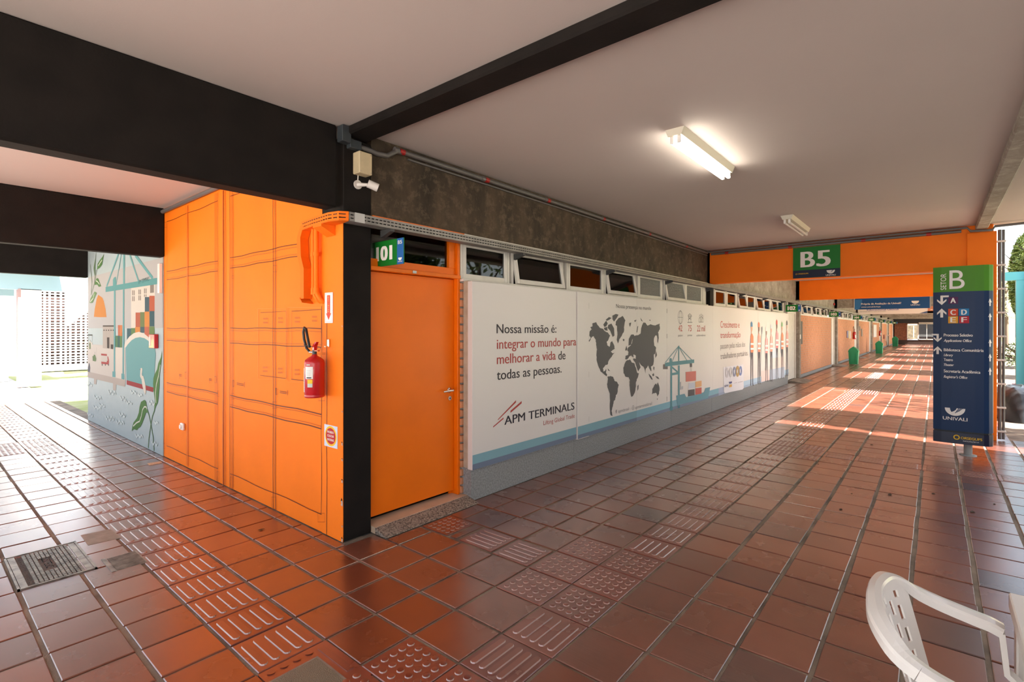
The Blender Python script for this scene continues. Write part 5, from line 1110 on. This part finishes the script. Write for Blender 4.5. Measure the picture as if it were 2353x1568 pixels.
bin_(25.1, -0.60, 0.82, 'green litter bin nearest the camera side, below sign 104'); bin_(37.6, -0.66, 0.86, 'second green litter bin, under sign 105'); bin_(55.0, -0.62, 0.95, 'last green litter bin near the far brick wall')
for (x0, x1, z0, z1, c, lab, ct) in ((16.42, 16.95, 1.1, 1.85, '4A4642', 'narrow dark notice board at the start of the brick wall', 'notice board'), (28.0, 28.5, 1.15, 1.5, '8C88A8', 'small purple notice left of the far extinguisher', 'poster'), (28.6, 28.95, 1.1, 1.5, 'E2C98A', 'small yellow notice beside the purple one', 'poster'), (29.1, 29.4, 1.1, 1.48, 'C8C8CC', 'small white notice nearest the far extinguisher', 'poster'),
                                     (42.0, 44.4, 1.0, 1.9, 'E6E0DE', 'white poster on the brick wall past the second bin', 'poster'), (33.4, 33.9, 1.5, 1.75, '8A7A6E', 'small brown plate on the brick wall near sign 105', 'plate'), (34.4, 34.9, 1.15, 1.6, '8A857C', 'grey plate on the brick wall near sign 105', 'plate'), (51.2, 52.2, 0.75, 1.1, '7A2A1C', 'dark red box on the brick wall by the last bin', 'box')):
    MB().box(x0, x1, -0.03, -0.008, z0, z1, flat(c)).build({'notice board': 'notice_board', 'poster': 'poster', 'plate': 'wall_plate', 'box': 'wall_box'}[ct], label=lab, cat=ct)
MB().box(16.02, 16.12, -0.13, -0.115, 1.28, 1.42, WPL, 0.004).build('light_switch', label='white switch plate on the concrete column by room 102', cat='switch')
g = empty('drinking_tap', (53.6, -0.03, 1.0)); tag(g, 'white wash tap and drain pipe on the wall before the last bin', 'tap')
MB().tube([(0, 0, 0), (0, -0.25, 0.03), (0, -0.3, -0.02)], 0.04, WPL, 8).build('tap', g); MB().tube([(-0.3, -0.03, 0), (-0.8, -0.04, -0.5)], 0.03, WPL, 8).build('drain_pipe', g)
MB().box(23.72, 23.8, -0.06, -0.01, 2.62, 2.72, RED, 0.01).build('siren', label='small red siren on the concrete wall above sign 103', cat='siren')

# ================================================================== CHAIR AND TABLE
ch = empty('plastic_chair', (-0.12, -3.505, 0)); tag(ch, 'white plastic armchair with a slotted backrest at the table', 'chair')
# local: chair faces -y; x half width 0.25
def rim_path():
    pts = []
    ctrl = [(0.262, -0.07, 0.637), (0.262, -0.04, 0.648), (0.262, 0.0, 0.655), (0.258, 0.09, 0.675), (0.245, 0.155, 0.70), (0.215, 0.195, 0.73), (0.16, 0.225, 0.752), (0.08, 0.24, 0.763), (0.0, 0.245, 0.767)]
    full = ctrl + [(-x, y, z) for x, y, z in reversed(ctrl[:-1])]
    n = len(full)
    for i in range(n - 1):
        p0, p1, p2, p3 = [Vector(full[max(0, min(n - 1, i + k))]) for k in (-1, 0, 1, 2)]
        for t in (0, .25, .5, .75):
            pts.append(0.5 * ((2 * p1) + (-p0 + p2) * t + (2 * p0 - 5 * p1 + 4 * p2 - p3) * t * t + (-p0 + 3 * p1 - 3 * p2 + p3) * t ** 3))
    pts.append(Vector(full[-1])); return pts
rp = rim_path(); half = len(rp) // 2
def rprof(t):
    w = 0.026 - 0.006 * math.cos((t - .5) * 2 * math.pi) * -1
    w = 0.030 if (t < .28 or t > .72) else 0.020 + 0.010 * abs(t - .5) / .22
    return [(-w, 0.0), (-w * .8, 0.008), (0, 0.012), (w * .8, 0.008), (w, 0.0), (w, -0.022), (w * .8, -0.022), (w * .75, -0.004), (-w * .75, -0.004), (-w * .8, -0.022), (-w, -0.022)]
k1 = int(len(rp) * 0.22); k2 = len(rp) - k1
o = MB().sweep(rp[:k1 + 2], lambda t: rprof(t * .22), WPL).build('armrest', ch); o = MB().sweep(rp[k2 - 1:], lambda t: rprof(.78 + t * .22), WPL).build('armrest', ch)
MB().sweep(rp[k1:k2], lambda t: rprof(.22 + t * .56), WPL).build('top_rail', ch)
# backrest with slots
bx = MB()
def bpt(u, v):      # u -1..1, v 0 (seat) ..1 (rail)
    hw = 0.17 + 0.0 * v; x = u * (0.175 + 0.035 * v) * 1.0
    y = 0.135 + 0.095 * v - 0.055 * u * u * (0.6 + 0.4 * v); z = 0.44 + 0.318 * v - 0.035 * u * u * v
    return Vector((x, y, z))
nu, nv = 14, 14
holes = set()
for i in range(nu):
    for j in range(nv):
        if i % 2 == 1 and 4 <= j <= 12 and (j + (i // 2) % 2) % 3 != 0 and 1 <= i <= 12: holes.add((i, j))
for i in range(nu):
    for j in range(nv):
        if (i, j) in holes: continue
        a, b_, c, d = [bpt(-1 + 2 * (i + p) / nu, (j + q_) / nv) for p, q_ in ((0, 0), (1, 0), (1, 1), (0, 1))]; off = Vector((0, 0.006, 0))
        bx.add([a, b_, c, d, a + off, b_ + off, c + off, d + off], [(0, 1, 2, 3), (4, 7, 6, 5), (0, 4, 5, 1), (2, 6, 7, 3), (0, 3, 7, 4), (1, 5, 6, 2)], WPL)
bx.build('backrest', ch)
st = MB(); ns = 10
for i in range(ns):
    for j in range(ns):
        def sp(u, v): return Vector((u * (0.23 - 0.02 * v), -0.26 + 0.42 * v, 0.42 - 0.03 * v - 0.012 * math.cos(u * 1.5) + (0.02 if v < 0.05 else 0) * -1))
        a, b_, c, d = [sp(-1 + 2 * (i + p) / ns, (j + q_) / ns) for p, q_ in ((0, 0), (1, 0), (1, 1), (0, 1))]; off = Vector((0, 0, -0.008))
        st.add([a, b_, c, d, a + off, b_ + off, c + off, d + off], [(0, 1, 2, 3), (4, 7, 6, 5), (0, 4, 5, 1), (2, 6, 7, 3), (0, 3, 7, 4), (1, 5, 6, 2)], WPL)
st.build('seat', ch)
for s_ in (-1, 1):
    # front leg rises to the arm; rear leg meets the backrest
    MB().sweep([(s_ * 0.262, -0.062, 0.63), (s_ * 0.262, -0.075, 0.50), (s_ * 0.255, -0.19, 0.40), (s_ * 0.262, -0.25, 0.2), (s_ * 0.27, -0.27, 0.0)], lambda t: [(-0.03 + t * .008, -0.012), (0.03 - t * .008, -0.012), (0.03 - t * .008, 0.004), (-0.03 + t * .008, 0.004)], WPL, (0, 1, 0)).build('leg', ch)
    MB().sweep([(s_ * 0.165, 0.135, 0.50), (s_ * 0.18, 0.14, 0.46), (s_ * 0.21, 0.16, 0.40), (s_ * 0.235, 0.22, 0.2), (s_ * 0.25, 0.27, 0.0)], lambda t: [(-0.032 + t * .01, -0.012), (0.032 - t * .01, -0.012), (0.032 - t * .01, 0.004), (-0.032 + t * .01, 0.004)], WPL, (0, 1, 0)).build('leg', ch)
tb = empty('plastic_table', (-0.173, -4.017, 0)); tag(tb, 'white plastic table whose corner stands beside the plastic chair', 'table')
HT = 0.72; hw = 0.42
q = MB().box(-hw, hw, -0.42, 0.42, HT - 0.012, HT, WPL, 0.005)
q.box(-hw, -hw + 0.008, -0.42, 0.42, HT - 0.05, HT - 0.01, WPL).box(hw - 0.008, hw, -0.42, 0.42, HT - 0.05, HT - 0.01, WPL).box(-hw, hw, -0.42, -0.412, HT - 0.05, HT - 0.01, WPL).box(-hw, hw, 0.412, 0.42, HT - 0.05, HT - 0.01, WPL); q.build('tabletop', tb)
for sx in (-1, 1):
    for sy in (-1, 1):
        q = MB(); t_ = 0.062; b_ = 0.04; X_, Y_ = sx * (hw - 0.012), sy * 0.408
        q.prism([(X_, Y_, HT - 0.012), (X_ - sx * t_, Y_, HT - 0.012), (X_ - sx * b_, Y_, 0.0), (X_, Y_, 0.0)], (0, -sy * 0.006, 0), WPL)
        q.prism([(X_, Y_, HT - 0.012), (X_, Y_ - sy * t_, HT - 0.012), (X_, Y_ - sy * b_, 0.0), (X_, Y_, 0.0)], (-sx * 0.006, 0, 0), WPL); q.build('leg', tb)

# ================================================================== OUTSIDE
GRASS = mat('lawn', (0.30, 0.34, 0.11, 1), 0.9, nscale=3, col2=(0.42, 0.42, 0.22, 1), bump=0.5, bscale=60)
PAVE = mat('pale_paving', (0.55, 0.52, 0.48, 1), 0.8, noise=0.12, nscale=2)
GRAV = mat('pale_gravel', (0.46, 0.42, 0.36, 1), 0.9, nscale=18, col2=(0.28, 0.25, 0.21, 1), bump=0.8, bscale=40)
def ground(name, x0, x1, y0, y1, z, m_, lab): MB().box(x0, x1, y0, y1, z - 0.15, z, m_).build(name, kind='structure', label=lab)
ground('ground_lawn', -60, 140, 21, 90, -0.05, GRASS, 'sunlit lawn beyond the passage')
ground('ground_paving', -60, 0.18, 12.0, 21, -0.03, PAVE, 'bright paved court beyond the passage'); ground('ground_lawn', 0.18, 140, 8.1, 21, -0.05, GRASS, 'strip of lawn behind the mural wall')
ground('ground_paving', -60, -4.2, -60, 12, -0.05, PAVE, 'paved court on the open side of the passage')
ground('ground_paving', -4.2, 140, -4.95, -4.3, -0.03, PAVE, 'narrow paved edge outside the corridor'); ground('ground_gravel', -4.2, 140, -10.0, -4.95, -0.05, GRAV, 'pale gravel bed outside the corridor')
ground('ground_lawn', -4.2, 140, -60, -10.0, -0.05, GRASS, 'lawn beyond the gravel bed')
WALLW = mat('white_render', (0.72, 0.72, 0.71, 1), 0.8, noise=0.05)
BLUW = mat('pale_blue_paint', (0.20, 0.29, 0.36, 1), 0.6)
MB().box(-6, 1.9, 15.9, 16.1, 2.68, 3.4, BLUW).build('beam', kind='structure', label='pale blue beam across the sunny court')
MB().box(-6, -0.02, 17.0, 17.2, 2.55, 2.95, BLUW).build('beam', kind='structure', label='second pale blue beam behind the first')
MB().box(-6, 0.75, 14.9, 17.5, 3.4, 3.5, WALLW).build('roof_shade', kind='structure', label='thin unseen canopy added to shade the pale blue beams')  # slab out of sight, added to shade the front of the beams
MB().box(0.0, 0.42, 15.9, 16.2, 0, 2.7, WALLW).build('column', kind='structure', label='broad white column in the sunny court')
MB().box(-0.06, -0.001, 15.88, 16.2, 0, 2.7, mat('mauve_post', (0.25, 0.16, 0.17, 1), 0.6)).build('column', kind='structure', label='thin dark post beside the white column')
MB().box(-1.1, 0.0, 18.4, 18.6, 0, 2.6, WALLW).build('wall_court', kind='structure', label='white wall behind the thin post')
MB().box(-3.5, -1.1, 18.3, 18.6, 0, 2.3, BRICK).build('wall_court_brick', kind='structure', label='brick wall at the edge of the sunny court')
g = empty('down_pipe', (-0.42, 18.38, 0)); tag(g, 'thin grey pipe with three brackets on the white wall', 'pipe')
MB().tube([(0, 0, 0.1), (0, 0, 2.5)], 0.02, PVC, 8).build('pipe', g)
for z in (0.45, 1.3, 2.15): MB().box(-0.18, 0.0, -0.02, 0.0, z, z + 0.03, DARKM).build('bracket', g)
cb = empty('breeze_block_screen', (1.05, 22.3, 0)); tag(cb, 'white pierced breeze block wall with square holes across the lawn', 'screen wall')
SCRN = mat('screen_white', (0.42, 0.41, 0.405, 1), 0.8)
for bx_ in range(12):
    for bz in range(7):
        if bx_ > 6: continue
        q = MB(); x0, z0 = bx_ * 0.60, 0.22 + bz * 0.43; w_, h_ = 0.60, 0.43; n = 4; mx_, mz = 0.025, 0.02
        px_ = (w_ - 2 * mx_) / n; pz = (h_ - 2 * mz) / n
        q.box(x0, x0 + mx_, 0, 0.045, z0, z0 + h_, SCRN).box(x0 + w_ - mx_, x0 + w_, 0, 0.045, z0, z0 + h_, SCRN)
        for i in range(1, n): q.box(x0 + mx_ + i * px_ - 0.03, x0 + mx_ + i * px_ + 0.03, 0, 0.045, z0, z0 + h_, SCRN)
        for j in range(1, n): q.box(x0, x0 + w_, 0.002, 0.043, z0 + mz + j * pz - 0.02, z0 + mz + j * pz + 0.02, SCRN)
        q.box(x0, x0 + w_, 0.001, 0.044, z0, z0 + mz, SCRN).box(x0, x0 + w_, 0.001, 0.044, z0 + h_ - mz, z0 + h_, SCRN)
        q.build('block', cb)
MB().box(0, 4.2, 0.0, 0.12, 0, 0.22, SCRN).box(0, 4.2, 0, 0.12, 3.23, 3.6, SCRN).build('solid_edge', cb)
MB().box(0.9, 12, 22.75, 22.95, 0, 3.5, mat('pink_brick', (0.05, 0.02, 0.017, 1), 0.8, noise=0.3, nscale=3)).build('wall_behind_screen', kind='structure', label='reddish brick wall seen through the breeze blocks')
MB().prism([(1.45, 19.0, 3.1), (2.2, 19.0, 3.1), (2.3, 19.0, 2.5), (1.52, 19.0, 1.72), (1.45, 19.0, 1.75)], (0, 0.08, 0), WALLW).build('hanging_panel', label='white tapering panel hanging in front of the breeze blocks', cat='panel')
# trees
BARK = mat('bark', (0.10, 0.07, 0.05, 1), 0.9); 
def leafmat(name, c):
    if name in MATS: return MATS[name]
    m_ = mat(name, c, 0.6, noise=0.4, nscale=2.5); return m_
def tree(x, y, h, rx, rz, n, label, seed=1, c=(0.16, 0.22, 0.05, 1), mname='leaf_green', ry=None, leafs=0.16, group=None, name='tree'):
    r = random.Random(seed); g = empty(name, (x, y, -0.05)); tag(g, label, 'tree' if name == 'tree' else 'bush', group)
    q = MB(); q.tube([(0, 0, 0), (0.05, 0.02, h * .35), (0, 0.05, h * .8)], [0.14 * h / 5, 0.10 * h / 5, 0.03 * h / 5], BARK, 8)
    for k in range(5):
        a = k * 1.26 + seed; q.tube([(0, 0, h * (.35 + .07 * k)), (rx * .5 * math.cos(a), rx * .5 * math.sin(a), h * (.55 + .07 * k)), (rx * .8 * math.cos(a), rx * .8 * math.sin(a), h * (.62 + .07 * k))], [0.05, 0.03, 0.01], BARK, 6)
    q.build('trunk', g)
    q = MB(); lm = leafmat(mname, c); cz = h - rz
    for i in range(n):
        while True:
            a, b_, c_ = r.uniform(-1, 1), r.uniform(-1, 1), r.uniform(-1, 1)
            if a * a + b_ * b_ + c_ * c_ < 1 and (a * a + b_ * b_ + c_ * c_) > r.random() * 0.5: break
        p = Vector((a * rx, b_ * (ry or rx), cz + c_ * rz)); u = Vector((r.uniform(-1, 1), r.uniform(-1, 1), r.uniform(-1, 1))).normalized(); v = u.orthogonal().normalized(); s_ = leafs * r.uniform(.5, 1)
        w = u.cross(v); q.add([p - u * s_, p - w * s_ * .35, p + u * s_, p + w * s_ * .35], [(0, 1, 2, 3)], lm)
    q.build('foliage', g, kind='stuff')
    return g
gaps = [(7.42, 9.6), (13.4, 18.0), (20.2, 23.2), (26.0, 29.6), (32.2, 36.0), (38.8, 46.8), (50.2, 55.0)]  # shaded spans between sun bands, blocked by added off-camera trees
MB().box(-5.5, 6.25, -10.5, -7.6, -0.05, 7.6, WALLW).box(-5.7, 6.35, -10.6, -7.5, 7.6, 7.8, CONC2).build('wall_sun_block', kind='structure', label='unseen pale block added to keep the sun off the near corridor')  # off-camera block, added to stop sun reaching the near floor
i = 0
for a_, b_ in gaps:
    nn = max(1, round((b_ - a_) / 3.2)); wd = (b_ - a_) / nn
    for k in range(nn):
        cx_ = a_ + wd * (k + .5) - 0.13 * 5.2 - 0.0; i += 1
        tree(cx_, -8.7, 8.9, wd * .46, 3.5, int(1900 * wd), 'unseen dense tree added to shade the corridor between sun bands', seed=i + 3, group='row of unseen trees added to shade the corridor', leafs=0.26, ry=1.0)
tree(10.9, -8.9, 6.0, 1.5, 1.5, 420, 'unseen thin young tree added to dapple the sun in the corridor', seed=50, leafs=0.2)  # off-camera, added to break up the sun on the corridor floor
tree(3.6, 19.8, 4.3, 1.5, 1.1, 900, 'yellow green tree beside the breeze block wall', seed=60, c=(0.30, 0.26, 0.06, 1), mname='leaf_yellow', leafs=0.14)
for k, (x, y, h, rx_) in enumerate(((60, -8.2, 7.5, 2.2), (68, -10.5, 9, 3), (80, -13, 11, 4), (95, -18, 12, 5), (100, -9, 12, 4))):
    tree(x, y, h, rx_, h * .33, 1500, ['pale tree beyond the turquoise posts', 'second pale tree beyond the posts', 'tall pale tree further along the lawn', 'tall tree near the far fence', 'last tree on the far lawn'][k], seed=70 + k, c=(0.72, 0.73, 0.56, 1), mname='leaf_pale', leafs=0.3, name='tree')
tree(26.5, -5.9, 1.1, 0.7, 0.5, 700, 'round clipped bush on the lawn beyond the turquoise posts', seed=90, c=(0.10, 0.16, 0.06, 1), mname='leaf_dark', leafs=0.08, name='bush')
g = empty('garden_frame', (16.9, -5.12, 0)); tag(g, 'turquoise painted post and beam frame in the garden', 'frame')
TURQ = mat('turquoise_paint', (0.14, 0.55, 0.60, 1), 0.5)
MB().box(0.0, 0.2, -0.12, 0.06, 0.1, 2.9, TURQ).build('post', g); MB().box(-0.2, 0.0, -0.55, -0.16, 0.1, 3.45, TURQ).build('post', g); MB().box(-0.01, 0.21, -1.5, 0.35, 2.9, 3.12, TURQ).build('beam', g)
MB().box(-0.06, 0.26, -0.6, 0.12, 0, 0.12, mat('red_base', (0.6, 0.08, 0.08, 1), 0.6)).build('base_block', g)
q = MB(); r = random.Random(5); TARP = mat('dark_sheet', (0.025, 0.027, 0.03, 1), 0.25, bump=0.5, bscale=8)
nb, mbk = 10, 16; vs = []
for j in range(nb + 1):
    for k in range(mbk):
        a = 6.2832 * k / mbk; f_ = math.cos(j / nb * math.pi / 2) ** 0.6 if j < nb else 0.02
        vs.append((0.9 * f_ * math.cos(a) * (1 + .08 * math.sin(3 * a)), 0.42 * f_ * math.sin(a), 0.62 * math.sin(j / nb * math.pi / 2) + 0.02 * math.sin(5 * a + j)))
q.add(vs, [(j * mbk + k, j * mbk + (k + 1) % mbk, (j + 1) * mbk + (k + 1) % mbk, (j + 1) * mbk + k) for j in range(nb) for k in range(mbk)], TARP, True)
o = q.build('covered_heap', label='dark plastic covered heap on the gravel outside', cat='heap'); o.location = (10.9, -4.62, -0.05)
